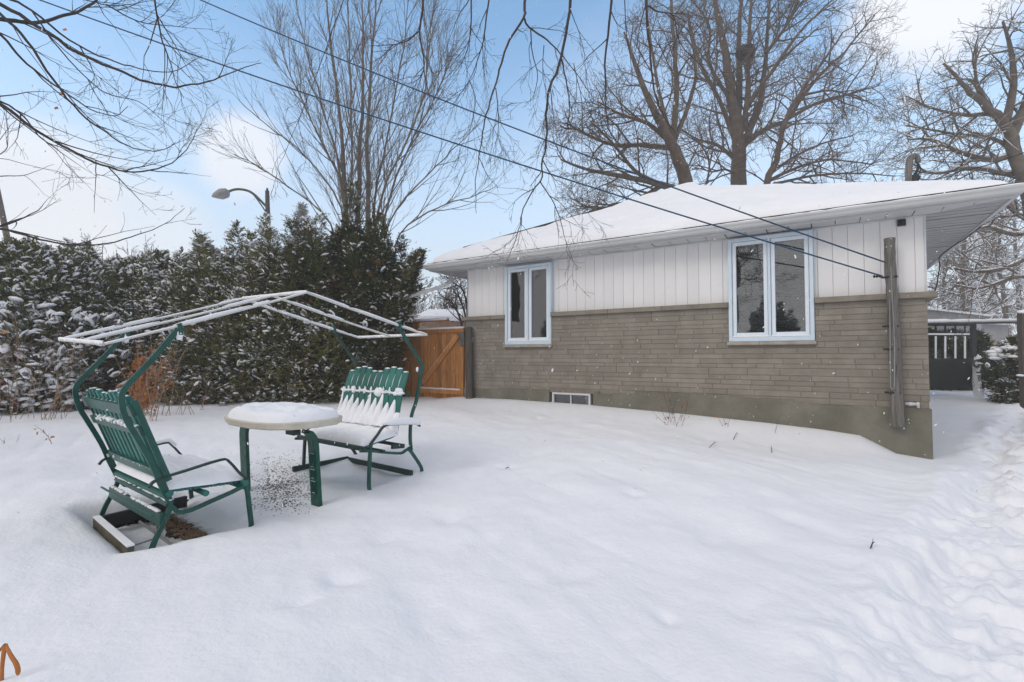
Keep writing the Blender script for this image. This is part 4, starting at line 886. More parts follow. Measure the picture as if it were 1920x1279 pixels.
# ---- big snowy oak on the right
g = Grow(); D5 = 15; pr5 = {**pr2, 'L': [0, 1.9, 1.0, .5, .26], 'r': [0, .036, .017, .010, .006], 'rmin': .0045, 'wob': [.08, .13, .19, .24, .26], 'n': [11, 5, 3.2, 1.8, 0], 'trop': [0, -.01, -.01, 0, 0]}
for q, a, b in [([(1960, 700), (1950, 500), (1935, 380), (1905, 290), (1885, 235), (1850, 200), (1810, 165), (1770, 120)], .30, .03), ([(1905, 290), (1850, 300), (1800, 285), (1745, 262), (1700, 262)], .10, .02), ([(1925, 330), (1880, 325), (1820, 315), (1750, 325), (1700, 300)], .09, .02),
                ([(1885, 235), (1900, 160), (1895, 90), (1880, 40)], .12, .03), ([(1900, 250), (1930, 170), (1940, 80), (1930, 0)], .14, .03), ([(1855, 205), (1830, 150), (1830, 90)], .07, .02), ([(1870, 215), (1800, 215), (1740, 200), (1700, 180)], .06, .015),
                ([(1945, 430), (1900, 440), (1850, 425), (1810, 440)], .09, .02), ([(1945, 420), (1905, 400), (1870, 370), (1840, 385)], .08, .02), ([(1950, 470), (1890, 500), (1830, 510), (1775, 500)], .09, .02), ([(1950, 520), (1900, 520), (1840, 540), (1790, 535)], .07, .02), ([(1905, 290), (1860, 260), (1780, 250), (1700, 235)], .07, .02)]:
    g.traced(at(q, D5, np.linspace(0, rng.uniform(-1, 1.2), len(q))), a, b, pr5)
g.tree('bare_tree', 'wide spreading bare oak with snow along its limbs at the right edge', PD(1960, 760, D5), M['barkgrey'], None, (0, 1, 2), th=.8, frac=.7)
# ---- far wood on the right, snow loaded
pr6 = {**pr2, 'L': [0, 2.6, 1.3, .6], 'n': [16, 6, 4, 0], 't0': [.2, .15, .15, 0], 'r': [0, .06, .03, .018], 'rmin': .014, 'trop': [0, .02, -.02, 0]}
labs = ['far snowy bare tree just right of the house corner', 'far snowy bare tree with a thick straight trunk above the grey roof', 'far snowy bare tree with slanting trunk beside the thick one', 'far snowy bare tree above the snow topped shrub', 'far snowy bare tree nearest the right edge of the wood', 'far slender snowy tree between corner and thick trunk', 'far snowy tree deepest in the wood behind the oak limbs']
for i, (px, px2, D, r, top) in enumerate([(1775, 1768, 30, .12, 400), (1818, 1810, 28, .26, 380), (1850, 1866, 32, .16, 390), (1888, 1880, 30, .2, 400), (1915, 1905, 34, .2, 350), (1795, 1800, 36, .12, 430), (1870, 1850, 42, .25, 360)]):
    g = Grow(); b_ = PD(px, 610, D); b_[2] = E-1.0; t_ = PD(px2, top, D); mid = lerp(b_, t_, .5)+rng.normal(0, .25, 3)
    g.traced([b_, lerp(b_, mid, .5), mid, lerp(mid, t_, .5)+rng.normal(0, .2, 3), t_], r, .05, pr6)
    g.tree('bare_tree', labs[i], b_, M['barkgrey'], 'snowy trees of the far wood', (0, 1, 2, 3), th=.95, frac=.8, rmin=.022)
# far snowy thicket as soft mass behind the wood: many fine branches
def thicket(pxs, D, hts, lab, dens=1, group='far leafless thickets'):
    g = Grow(); p_ = {**pr2, 'seg': [6, 5, 4], 'L': [0, 1.7, .8], 'n': [14, 6, 0], 'r': [0, .03, .016], 'rmin': .012, 't0': [.1, .1, 0], 'ang': [.6, .7, 0]}
    for px in pxs:
        b_ = PD(px, 640, D+rng.uniform(-2, 2)); b_[2] = E-1.1; t_ = b_+Z*rng.uniform(*hts)+rng.normal(0, .6, 3); g.traced([b_, lerp(b_, t_, .5)+rng.normal(0, .3, 3), t_], .06, .02, {**p_, 'dens': dens})
    return g.tree('thicket', lab, PD(np.mean(pxs), 660, D), M['barkgrey'], group, (0, 1, 2), cat='bushes', frac=.75, th=1.0, rmin=.02)
thicket(np.arange(1745, 1960, 11), 48, (5, 9), 'pale leafless thicket far behind the oak at right')
thicket(np.arange(780, 905, 9), 24, (3.0, 5.0), 'pale leafless thicket between the dark cedar and the house', 1.0)
thicket(np.arange(150, 290, 12), 34, (8, 9.5), 'pale leafless treetops just showing over the hedge', .8)
g = Grow(); b_ = PD(873, 700, 14)
for q in [[(875, 640), (872, 590), (862, 560), (856, 540)], [(876, 640), (876, 580), (868, 545), (850, 530), (838, 520)], [(874, 640), (860, 590), (846, 565), (835, 560)]]: g.traced(at(q, 14), .04, .012, {**pr2, 'L': [0, .7, .35, .2], 'n': [7, 4, 3, 0], 'seg': [4, 4, 3, 3], 'r': [0, .018, .01, .007]})
g.tree('sapling', 'small dark bare sapling behind the wooden gate', b_, M['barkdark'])

# ---- overhanging branches
pro = dict(seg=[6, 6, 5, 4], wob=[.05, .09, .13, .15], trop=[0, .015, .03, .03], n=[8, 4, 2.8, 0], t0=[.1, .1, .15, 0], ang=[.5, .55, .6, 0], L=[0, .75, .32, .14], r=[0, .006, .003, .0018], rmin=.0013)
g = Grow()
DL = 4.6
limbs = [([(-120, 150), (0, 195), (60, 240), (130, 280), (190, 310), (250, 322), (310, 312), (350, 280), (371, 240)], .014, .003), ([(-120, -20), (0, 10), (70, 50), (150, 100), (230, 135), (290, 157), (345, 162), (400, 150), (450, 130), (490, 118)], .018, .003),
         ([(-120, -60), (0, -10), (60, 20), (130, 75), (200, 110), (260, 128), (320, 135), (380, 105)], .012, .0025), ([(-100, 40), (0, 37), (50, 42), (75, 42), (110, 32), (150, 20), (180, 0), (190, -20)], .018, .009),
         ([(-100, -80), (0, 25), (50, 75), (100, 150), (150, 210), (200, 250), (250, 277), (300, 283), (330, 268)], .013, .0025), ([(-100, 0), (0, 65), (40, 110), (90, 150), (140, 185), (170, 205), (215, 217), (240, 200)], .011, .0025),
         ([(-100, 180), (0, 190), (50, 225), (80, 262), (120, 280), (160, 305)], .009, .002), ([(285, -30), (295, 30), (305, 80), (320, 120), (330, 155), (345, 185)], .008, .002), ([(-60, 330), (0, 330), (50, 328), (100, 308)], .006, .0015),
         ([(-90, 320), (0, 290), (15, 260), (10, 200)], .005, .0015), ([(-60, 420), (0, 428), (60, 445), (120, 458), (200, 457), (260, 440), (310, 420), (345, 390)], .011, .002), ([(-60, 440), (0, 425), (40, 410), (70, 395), (85, 378)], .010, .002),
         ([(180, 300), (179, 340), (176, 400)], .004, .0015), ([(200, 10), (260, 40), (330, 50), (400, 55)], .006, .0015), ([(100, -20), (180, 5), (230, 10), (290, 0)], .006, .002), ([(400, 380), (420, 345), (440, 320)], .002, .001), ([(60, 20), (110, 90), (190, 170), (260, 190), (310, 230), (345, 255)], .006, .0015)]
for i_, (q, a, b) in enumerate(limbs[:-2]+limbs[-1:]):
    g.traced(at(q, DL, np.linspace(-.7, rng.uniform(-.2, .5), len(q))), a, b, {**pro, 'dens': .4 if i_ in (8, 9, 10, 11, 12) else .8})
# trunk well outside the frame to the left that carries them
tb0 = PD(-700, 900, 3.6); tb0[2] = E-1.25
pj = PD(-330, 120, 3.8)
g.put(smooth_poly([tb0, tb0+Z*1.5, lerp(tb0, pj, .6)+Z*.5, pj], 4), np.linspace(.16, .07, 13), 0)
for q, a, b in limbs[:-2]+limbs[-1:]:
    if q[0][0] < 0: e = at([q[0]], DL, [-.7])[0]; g.put(smooth_poly([pj, lerp(pj, e, .6)+Z*.1, e], 3), np.linspace(.035, a, 7), 0)
g.tree('bare_tree', 'near bare tree whose long drooping branches hang in from the left edge', tb0, M['barkdark'], 'near trees with overhanging branches')
tl_ = [o for o in bpy.data.objects if o.name.startswith('bare_tree') and 'left edge' in o.get('label', '')][0]
for px, py in ((117, 55), (110, 176), (101, 202), (3, 622)):
    m = MB(); p = PD(px, py, 4.4); m.add([p, p+RV*.03+Z*.012, p+RV*.045-Z*.01, p+RV*.02-Z*.022-FH*.01], [(0, 1, 2, 3)]); m.build('dead_leaf', M['orange'], tl_)
g = Grow(); DC = 4.4
prc = {**pro, 'trop': [0, -.05, -.04, -.02], 'n': [6, 3.2, 2.6, 0], 'L': [0, .5, .26, .12], 'r': [0, .005, .0028, .0017], 'ang': [.55, .55, .6, 0], 'wob': [.05, .12, .16, .18]}
hang = [([(793, -40), (792, 20), (786, 58), (795, 110), (795, 130), (805, 180), (806, 205)], .012, .002), ([(786, 58), (760, 78), (725, 85), (690, 85)], .007, .002), ([(795, 130), (785, 148), (765, 158)], .005, .0015),
        ([(985, -40), (984, 15), (982, 34), (955, 75), (940, 120), (928, 165), (912, 215), (903, 260), (896, 305), (892, 350), (893, 400)], .013, .002), ([(982, 34), (993, 52), (1025, 75), (1050, 100), (1075, 130), (1110, 180)], .010, .002),
        ([(1072, -40), (1068, 20), (1053, 110), (1030, 165), (1025, 215), (1025, 260), (1015, 310), (1012, 340), (985, 380), (975, 420), (960, 470), (950, 490)], .014, .002), ([(1012, 340), (1035, 375), (1050, 410), (1060, 450), (1075, 490)], .006, .0015),
        ([(1053, 110), (1063, 160), (1068, 200), (1065, 240), (1068, 280)], .007, .002), ([(1150, -40), (1145, 20), (1135, 110), (1135, 150), (1138, 220), (1150, 270)], .013, .002), ([(1215, -40), (1212, 10), (1218, 90), (1226, 165), (1240, 210), (1270, 255)], .014, .003),
        ([(1212, 10), (1235, 22), (1262, 30), (1275, 80), (1320, 130), (1340, 150)], .007, .002), ([(882, -40), (884, 30), (881, 70), (870, 110), (850, 140)], .008, .0018), ([(920, -30), (910, 50), (900, 100), (880, 150), (850, 195)], .008, .0018),
        ([(995, 52), (998, 100), (1008, 140), (1000, 180), (985, 195)], .006, .0015), ([(930, 165), (935, 220), (935, 260), (955, 300)], .005, .0013), ([(880, 150), (892, 190), (880, 250), (875, 300)], .004, .0013), ([(1020, 85), (1018, 140), (1030, 200)], .004, .0013), ([(1075, 120), (1090, 190), (1092, 300), (1092, 460)], .004, .001), ([(648, -10), (617, 75), (590, 150), (545, 260), (520, 320)], .0045, .0015),
        ([(1170, -20), (1175, 60), (1185, 140), (1180, 200)], .005, .0012), ([(1070, 20), (1085, 60), (1095, 100), (1100, 160)], .004, .001)]
for q, a, b in hang: g.traced(at(q, DC, np.linspace(0, rng.uniform(-.3, .4), len(q))), a, b, prc)
hub = PD(1050, -420, 3.4)
tr0 = PD(2700, 900, 2.4); tr0[2] = E-1.3; hub2 = PD(1900, -500, 3.2)
g.put(smooth_poly([tr0, tr0+Z*2.2, lerp(tr0, hub2, .7)+Z*.6, hub2, hub, PD(800, -260, 4.0)], 5), np.linspace(.2, .02, 26), 0)
for q, a, b in hang:
    if q[0][1] < 0:
        e = PD(q[0][0], q[0][1], DC); s_ = np.array(PD(q[0][0]+60, -330, 3.75)); g.put(smooth_poly([lerp(hub, s_, .9), lerp(s_, e, .5)+Z*.05, e], 3), np.linspace(.02, a, 7), 0)
g.tree('bare_tree', 'near bare tree whose thin branches dangle from the top middle of view', tr0, M['barkdark'], 'near trees with overhanging branches')

# ------------------------------------------------------------------ cedars
def spray_template(k=0):
    """a flat drooping fan of scale-leaf fronds along +x"""
    V = []; F = []
    r_ = np.random.default_rng(k)
    def leaf(p, d, l, wd, tilt):
        n = len(V); s = np.array([-d[1], d[0], tilt]); s = s/np.linalg.norm(s)
        V.extend([p, p+d*l*.5+s*wd/2+np.array([0, 0, .02*l]), p+d*l-np.array([0, 0, .12*l]), p+d*l*.5-s*wd/2]); F.append((n, n+1, n+2, n+3))
    for i in range(9):
        t = i/8; x = t*.75; z = .06*math.sin(t*2)-.22*t*t; sgn = 1 if i % 2 else -1; a = sgn*(.95-.55*t)+r_.normal(0, .15) if i < 8 else r_.normal(0, .2)
        leaf(np.array([x, 0, z]), np.array([math.cos(a), math.sin(a), r_.normal(0, .15)]), .42*(1-.45*t)*r_.uniform(.8, 1.2), .13, r_.normal(0, .5))
    return np.array(V), np.array(F)
TEMPL = [spray_template(k) for k in range(6)]
def blob_template():
    V = []; seg = 6
    for z, r in ((-.4, .55), (.1, 1.0), (.65, .7)): V += [(r*math.cos(a), r*math.sin(a), z) for a in np.arange(seg)/seg*2*math.pi]
    V += [(0, 0, 1)]; F4 = [(i*seg+j, i*seg+(j+1) % seg, (i+1)*seg+(j+1) % seg, (i+1)*seg+j) for i in range(2) for j in range(seg)]; F3 = [(2*seg+j, 2*seg+(j+1) % seg, 3*seg) for j in range(seg)]
    return np.array(V), np.array(F4), np.array(F3)
BV, BF4, BF3 = blob_template()
def inst(m, V, Fs, pos, X, Y, Zv, S):
    """place template V at pos with axes X,Y,Z and scale S (N,3)"""
    N = len(pos); n = len(V)
    P = pos[:, None]+V[None, :, 0:1]*(X*S[:, 0:1])[:, None]+V[None, :, 1:2]*(Y*S[:, 1:2])[:, None]+V[None, :, 2:3]*(Zv*S[:, 2:3])[:, None]
    off = (np.arange(N)*n)[:, None, None]
    for F in Fs: m.F.append((F[None]+off).reshape(-1, F.shape[1])+m.n)
    m.V.append(P.reshape(-1, 3)); m.n += N*n
def frames(d):
    d = d/np.linalg.norm(d, axis=1)[:, None]; Yv = np.cross(Z[None], d); Yv /= np.linalg.norm(Yv, axis=1)[:, None]+1e-9; return d, Yv, np.cross(d, Yv)
def conifer_points(base, H, R, n, prof, lump=.18, inner=.35, zlo=.0):
    """spray positions and outward directions in a columnar crown"""
    u = rng.random(n); h = zlo+(1-zlo)*(1-np.sqrt(1-u*.985)) if prof == 'cone' else zlo+(1-zlo)*u
    h = np.where(rng.random(n) < .5, h, zlo+(1-zlo)*rng.random(n))
    ph = rng.uniform(0, 2*math.pi, n)
    if prof == 'cone': rr = np.clip((1-h)**.62, 0, 1)*np.clip(.65+h*2, 0, 1)
    elif prof == 'col': rr = np.clip((1-h)*1.7, 0, 1)**.7*np.clip(.8+h, 0, 1)
    elif prof == 'hedge': rr = np.clip((1-h)*2.6, 0, 1)**.6*np.clip(.75+h, 0, 1)
    else: rr = np.sqrt(np.clip(1-(2*h-.75)**2/1.6, 0, 1))
    sd = rng.uniform(0, 50); lm = 1+lump*(np.sin(ph*3+h*7+sd)+.8*np.sin(ph*5-h*13+sd*2)+.7*np.sin(h*23+ph*2+sd))
    k = inner+(1-inner)*rng.random(n)**.45+np.where(rng.random(n) < .08, rng.uniform(.05, .28, n), 0)
    r = R*rr*lm*k
    pos = np.stack([base[0]+r*np.cos(ph), base[1]+r*np.sin(ph), base[2]+H*h], 1)
    d = np.stack([np.cos(ph), np.sin(ph), np.full(n, .55)+.7*h**2], 1)+rng.normal(0, .5, (n, 3))
    return pos, d, k, h
def cedar(name, label, specs, n, mat_, snowy, group, cat, trunk=True, size=(.16, .34), brown=.04, clump=(.03, .085), prof='cone'):
    t = thing(name, label, cat, specs[0][0], group); m = MB(); sn = MB(); br = MB(); tk = MB()
    for base, H, R, lean, *ex in specs:
        pos, d, k, h = conifer_points(base, H, R, int(n*(ex[1] if ex else 1)), ex[0] if ex else prof)
        pos = pos+np.array(lean)[None]*h[:, None]**1.5
        vis = ((CAM-np.array(base))[:2]@(pos-np.array(base))[:, :2].T) > -R*.5*np.linalg.norm(CAM[:2]-np.array(base)[:2])
        pos, d, k, h = pos[vis], d[vis], k[vis], h[vis]
        X, Yv, Zv = frames(d); N = len(pos); S = rng.uniform(*size, (N, 1))*np.where(k < .6, 1.5, 1)[:, None]*(1-.35*h[:, None])
        isb = rng.random(N) < brown*(1+2*(h < .3))
        for q in range(6):
            sel = (np.arange(N) % 6 == q)
            for mm, s2 in ((m, sel & ~isb), (br, sel & isb)):
                if s2.any(): inst(mm, TEMPL[q][0], [TEMPL[q][1]], pos[s2], X[s2], Yv[s2], Zv[s2], np.repeat(S[s2], 3, 1))
        # snow clumps lying on the outer sprays, patchy
        den = np.clip(.6+1.3*vnoise(pos[:, 0]*1.7+pos[:, 1]*1.1, pos[:, 2]*2.2)+.8*vnoise(pos[:, 0]*5+pos[:, 1]*4, pos[:, 2]*6), .05, 1.6)
        ks = (k > .68) & (rng.random(N) < snowy*1.35*den)
        if ks.any():
            dd = X[ks]+rng.normal(0, .35, (ks.sum(), 3)); dd[:, 2] *= .8; X2, Y2, Z2 = frames(dd); c = pos[ks]+X[ks]*S[ks]*rng.uniform(.2, .7, (ks.sum(), 1))+Z*.012
            L_ = clump[0]*.7+(clump[1]*1.15-clump[0]*.7)*rng.random((ks.sum(), 1))**1.9; inst(sn, BV*(1+0*BV), [BF4, BF3], c, X2, Y2, Z2, np.hstack([L_, L_*rng.uniform(.4, .75, L_.shape), L_*rng.uniform(.2, .45, L_.shape)]))
        if trunk and (not ex or ex[0] == 'col'):
            b = np.array(base, float); P = np.array([b-Z*.2, b+Z*H*.5+np.array(lean)*.35, b+Z*H*.93+np.array(lean)*.9]); tk.tubes(smooth_poly(P, 3)[None], np.linspace(.11, .02, 7)[None]*min(1, R), 7)
    m.build('foliage', mat_, t)
    if br.V: br.build('dead_foliage', M['cedarbrown'], t)
    if sn.V: sn.build('snow', M['snow_clump'], t, True)
    if tk.V: tk.build('trunk', M['bark'], t, True)
    return t
def gb(px, py, D, dz=0): p = PD(px, py, D); p[2] = gz_fast(p)-.05+dz; return p
def topz(py, D): return (668-py)/906*D+E
# hedge on the left: one clipped mass
specs = []
for px, D, ty, R in [(-70, 10.0, 468, 1.0), (-20, 10.2, 478, .9), (25, 10.3, 466, .9), (70, 10.5, 474, .85), (115, 10.8, 488, .85), (160, 11.2, 504, .9), (205, 11.6, 502, .9), (250, 12, 498, .9), (290, 12.2, 486, .85), (330, 12.4, 505, .85)]:
    b = gb(px, 700, D); specs.append((b, topz(ty, D)-b[2]+.1, R, (0, 0, 0)))
for k in range(26):
    px = -70+k*17+rng.normal(0, 5); D = 10+.0065*(px+70); ty = np.interp(px, [-70, 60, 130, 200, 290, 380], [466, 458, 466, 492, 474, 490])+rng.normal(0, 8); b = gb(px, 700, D+rng.uniform(-.3, .3)); hh = topz(ty, D)-b[2]; z0_ = hh*.55
    specs.append((b+Z*z0_, hh-z0_, rng.uniform(.26, .42), (rng.normal(0, .15), rng.normal(0, .15), 0), 'cone', .16))
cedar('cedar_hedge', 'long snow dusted cedar hedge along the left side of the yard', specs, 2600, M['cedar'], .5, None, 'hedge', prof='hedge', clump=(.03, .095))
# looser low bushes in front of it with heavy snow
specs = []
for px, D, ty, R in [(-30, 9.6, 590, .7), (40, 9.6, 575, .75), (110, 9.9, 590, .7), (175, 10.2, 600, .7)]:
    b = gb(px, 760, D); specs.append((b, topz(ty, D)-b[2]+.05, R, (0, 0, 0)))
cedar('evergreen_bush', 'low evergreen bushes loaded with heavy snow before the hedge at left edge', specs, 1300, M['cedardark'], .5, None, 'bush', size=(.14, .28), clump=(.06, .15), prof='round', brown=.12)
tre = [(352, 12.0, 436, 1.1, .9, 'cedar', 'snowy cedar with a narrow pointed top at the right end of hedge'), (432, 11.8, 425, 1.2, 1.25, 'cedar', 'snow flecked cedar just left of the street lamp pole'), (500, 11.8, 402, 1.15, 1.3, 'cedar', 'snowy cedar directly in front of the street lamp pole'),
       (570, 11.6, 398, 1.2, 1.1, 'cedar', 'broad snow flecked cedar behind the canopy peak'), (650, 11.2, 345, 1.1, .14, 'cedardark', 'tallest darkest cedar in front of the multi stemmed tree'), (668, 11.1, 405, .72, .2, 'cedardark', 'dark cedar left of the gate and behind the right bench'), (693, 11.0, 440, .46, .25, 'cedardark', 'short dark cedar whose boughs reach over the gate toward the house')]
for px, D, ty, R, sw, mt, lab in tre:
    b = gb(px, 730, D); H = topz(ty, D)-b[2]-.02; ln = (1.15*RV[0], 1.15*RV[1], 0) if px > 690 else (.35*RV[0], .35*RV[1], 0) if px > 660 else (0, 0, 0); sp = [(b, H*(.80 if R > 1 else .9), R*1.02, ln, 'hedge' if R > 1.05 else 'col', .6)]
    for q in range(13):
        a_ = q*2.4+px; rr_ = 0 if q == 0 else R*rng.uniform(.3, 1.1); hh = H*(1 if q == 0 else rng.uniform(.78, .95)*(1-.12*rr_/R)); z0_ = hh*rng.uniform(.45, .6)
        sp.append((b+np.array([rr_*math.cos(a_), rr_*math.sin(a_), z0_]), hh-z0_, rng.uniform(.26, .46), (rng.normal(0, .2)+ln[0]*.6, rng.normal(0, .2)+ln[1]*.6, 0), 'cone', .07))
    cedar('cedar_tree', lab, sp, 7500 if R > 1 else 5200, M[mt], sw, 'cedars between hedge and gate', 'tree', size=(.15, .30))
# lower skirts merged into those cedars
b = gb(395, 740, 10.9); cedar('cedar_bush', 'low snowy cedar bush filling in behind the table', [(b, 2.3, .8, (0, 0, 0)), (gb(470, 740, 10.9), 2.6, .85, (0, 0, 0)), (gb(545, 745, 10.8), 2.5, .85, (0, 0, 0)), (gb(620, 745, 10.7), 2.5, .8, (0, 0, 0))], 3000, M['cedar'], .38, None, 'bush', prof='round', size=(.14, .28))
for i, o in enumerate([q for q in bpy.data.objects if q.name.split('.')[0] == 'cedar_tree'][:5]):  # cedar copies added out of view to darken the window reflections
    copy_tree(o, [(-16, -4.5, E-1.4), (-12, -7.5, E-1.4), (-5.2, -10, E-1.4), (-2, -10.5, E-1.4), (2, -9.5, E-1.4)][i], 2.7, ['cedar mirrored at the foot of the narrow window, far left across the yard', 'cedar mirrored low in the narrow window across the yard', 'cedar mirrored low in the left pane of the wide window', 'cedar mirrored low in the middle of the wide window', 'cedar mirrored low in the right pane of the wide window'][i], 'mirrored cedars across the yard')
# snow topped shrub by the right edge
b = gb(1912, 712, 12.6); cedar('evergreen_shrub', 'rounded evergreen shrub with a thick snow cap beside the right edge post', [(b, 1.7, .62, (0, 0, 0)), (gb(1950, 712, 12.4), 1.85, .6, (0, 0, 0))], 3600, M['cedardark'], .12, None, 'shrub', prof='round', size=(.12, .22))
s = MB()
for i in range(90):
    a = rng.uniform(0, 6.28); r = .6*math.sqrt(rng.random()); p = np.array(b)+np.array([r*math.cos(a)+rng.choice([0, .35]), r*math.sin(a), 1.62-r*r*1.1+rng.normal(0, .05)]); s.blob(p, (rng.uniform(.08, .17), rng.uniform(.08, .15), rng.uniform(.04, .07)), 8, 5, .12)
so_ = [o for o in bpy.data.objects if o.name == 'evergreen_shrub'][0]; s.build('snow_cap', M['snow_clump'], so_, True)
# dark cedar hedge seen through the far gate
cedar('cedar_hedge', 'dark evergreen hedge visible through the bars of the far gate', [(gb(1745, 700, 17), 2.1, .9, (0, 0, 0)), (gb(1790, 700, 17), 2.1, .9, (0, 0, 0)), (gb(1832, 700, 17.3), 2.0, .5, (0, 0, 0))], 2400, M['cedardark'], .05, None, 'hedge', prof='hedge')
# distant conifer, haze painted in by a grey bark colour on its foliage
b = PD(562, 640, 40); b[2] = E-1; cedar('distant_conifer', 'distant grey conifer tip rising between lamp pole and tallest cedar', [(b, topz(384, 40)-b[2], 2.0, (0, 0, 0))], 3500, M['barkgrey'], .25, None, 'tree', size=(.4, .8), clump=(.15, .3))

# ------------------------------------------------------------------ street lamp
sl = thing('street_lamp', 'curved arm street lamp on a wooden pole rising behind the cedars', 'street lamp', (*PD(503, 640, 22)[:2], E-1))
m = MB(); b = PD(503, 440, 22); t = PD(501, 358, 22); m.tube([np.array([b[0], b[1], E-1.2]), b, t], [.15, .12, .09], 10); m.tube([t, t+Z*.12], .05, 6); m.build('pole', M['brownwood'], sl)
m = MB(); l = [(500, 388), (490, 378), (478, 366), (465, 358), (450, 355), (438, 356), (427, 360)]; m.tube(smooth_poly(at(l, 22, np.linspace(0, -.6, 7)), 4), .055, 7); l = [(500, 400), (488, 382), (474, 364), (462, 357)]; m.tube(smooth_poly(at(l, 22, [0, -.1, -.2, -.3]), 4), .03, 6); m.build('arm', M['lamparm'], sl, True)
P = smooth_poly(at([(429, 361), (424, 362), (415, 364), (405, 366), (397, 369)], 21.3), 4); m = MB(); m.tubes(P[None], np.interp(np.arange(len(P)), [0, 3, 8, 13, 16], [.10, .2, .24, .12, .02])[None], 12, True); m.blob(PD(415, 357, 21.3), (.06, .06, .1), 6, 5, 0); m.build('lamp_head', M['lampgrey'], sl, True)
# pale pole at far left
m = MB(); m.tube([PD(22, 560, 16), PD(14, 450, 16), PD(0, 380, 16), PD(-10, 330, 16)], [.10, .09, .08, .07], 8); tag(m.build('leaning_pole', M['barkgrey'], None), 'pale thin pole leaning at the left edge above the hedge', 'pole')

# ------------------------------------------------------------------ wooden gate and fence next to the house
GY = YB+.25
gt = thing('wooden_gate', 'orange cedar plank gate with a diagonal brace between house and cedars', 'gate', (PY(830, 740, GY)[0], GY, E-1.0))
x1 = PY(871, 700, GY)[0]; x0 = PY(786, 700, GY)[0]; zt = PY(860, 616, GY)[2]; zb_ = E-1.15; m = MB(); x = x0
while x < x1-.02: m.bbox((x+.002, GY+random.uniform(0, .006), zb_), (min(x+.14, x1)-.002, GY+.03, zt+.0), .003); x += .14
m.build('board_panel', M['cedarwood'], gt)
m = MB(); zr1 = PY(830, 730, GY)[2]; m.bbox((x0-.02, GY-.04, zt-.09), (x1, GY-.001, zt), .004); m.bbox((x0-.02, GY-.04, zr1-.1), (x1, GY-.001, zr1), .004); m.bbox((x1-.10, GY-.045, zb_), (x1-.0, GY-.041, zt), .001); m.bbox((x1-.10, GY-.04, zr1), (x1-.0, GY-.001, zt-.09), .002); m.bbox((x0, GY-.04, zr1), (x0+.1, GY-.001, zt-.09), .002)
pa = np.array([x0+.15, GY-.03, zr1+.12]); pb = np.array([x1-.16, GY-.03, zt-.16]); m.plank(pa, pb, Z, .11, .045); m.build('gate_frame', M['cedarwood'], gt)
s = MB(); u_ = nrm(np.cross(nrm(pb-pa), [0, -1, 0])); u_ = u_ if u_[2] > 0 else -u_; s.tubes(np.array([lerp(pa, pb, t)+u_*.058-np.array([0, .005, 0]) for t in np.linspace(.03, .97, 12)])[None], np.full((1, 12), .011), 6)
s.tubes(np.array([[x, GY-.022, zr1+.012+.004*math.sin(x*20)] for x in np.linspace(x0, x1-.1, 16)])[None], np.full((1, 16), .022), 6); s.tubes(np.array([[x, GY-.01, zt+.015] for x in np.linspace(x0-.02, x1, 16)])[None], np.full((1, 16), .03), 6); s.build('snow', M['snow_clump'], gt, True)
m = MB(); a = PY(862, 622, GY-.06); b = PY(871, 650, GY-.06); m.bbox((a[0], GY-.07, b[2]), (b[0], GY-.046, a[2]), .003); m.build('latch_board', M['greywood'], gt)
fn = thing('wooden_fence', 'taller cedar plank fence panel half hidden behind the dark cedars', 'fence', (PY(750, 740, GY)[0], GY, E-1.0))
m = MB(); xa = PY(700, 700, GY)[0]; x = xa; ztf = PY(800, 606, GY)[2]+.02
while x < x0-.03: m.bbox((x+.002, GY+random.uniform(0, .006), zb_), (min(x+.14, x0-.025)-.002, GY+.03, ztf), .003); x += .14
m.build('board_panel', M['cedarwood'], fn)
m = MB(); m.bbox((xa, GY-.05, ztf), (x0+.9, GY+.06, ztf+.03), .004); m.build('top_rail', M['cedarwood'], fn)
s = MB(); xs = np.linspace(xa, x0+.9, 24); s.tubes(np.array([[x, GY, ztf+.045+.006*math.sin(x*9)] for x in xs])[None], np.full((1, 24), .045), 8); s.build('snow', M['snow_clump'], fn, True)
m = MB(); pt = PY(879, 613, YB-.1); pb = PY(881, 748, YB-.1); m.tube([pb-Z*.2, pb, lerp(pb, pt, .5), pt-Z*.02, pt], [.085, .085, .083, .08, .05], 12); tag(m.build('fence_post', M['brownwood'], None, True), 'round brown weathered post standing between gate and brick wall', 'post')
# neighbour's snowy roof peeking over the gate
nb = thing('neighbour_house', 'low brown wall and snowy roof showing above the wooden gate', 'house', PD(810, 640, 19))
m = MB(); c = PD(780, 604, 19); d = PD(905, 604, 19); dn = nrm(d-c); bkk = np.cross(Z, dn); bkk = bkk if bkk@FH > 0 else -bkk
m.hexa([np.array([*q[:2], z]) for z in (E-1.2, c[2]) for q in (c, d, d+bkk*4, c+bkk*4)]); m.build('wall', M['siding2'], nb)
m = MB(); m.add([c-bkk*.4+Z*.02, d-bkk*.4+Z*.02, d+bkk*3+Z*.6, c+bkk*3+Z*.6, c-bkk*.4+Z*.2, d-bkk*.4+Z*.2, d+bkk*3+Z*.8, c+bkk*3+Z*.8], [(3, 2, 1, 0), (4, 5, 6, 7), (0, 1, 5, 4), (1, 2, 6, 5), (2, 3, 7, 6), (3, 0, 4, 7)]); m.build('roof', M['snow'], nb)

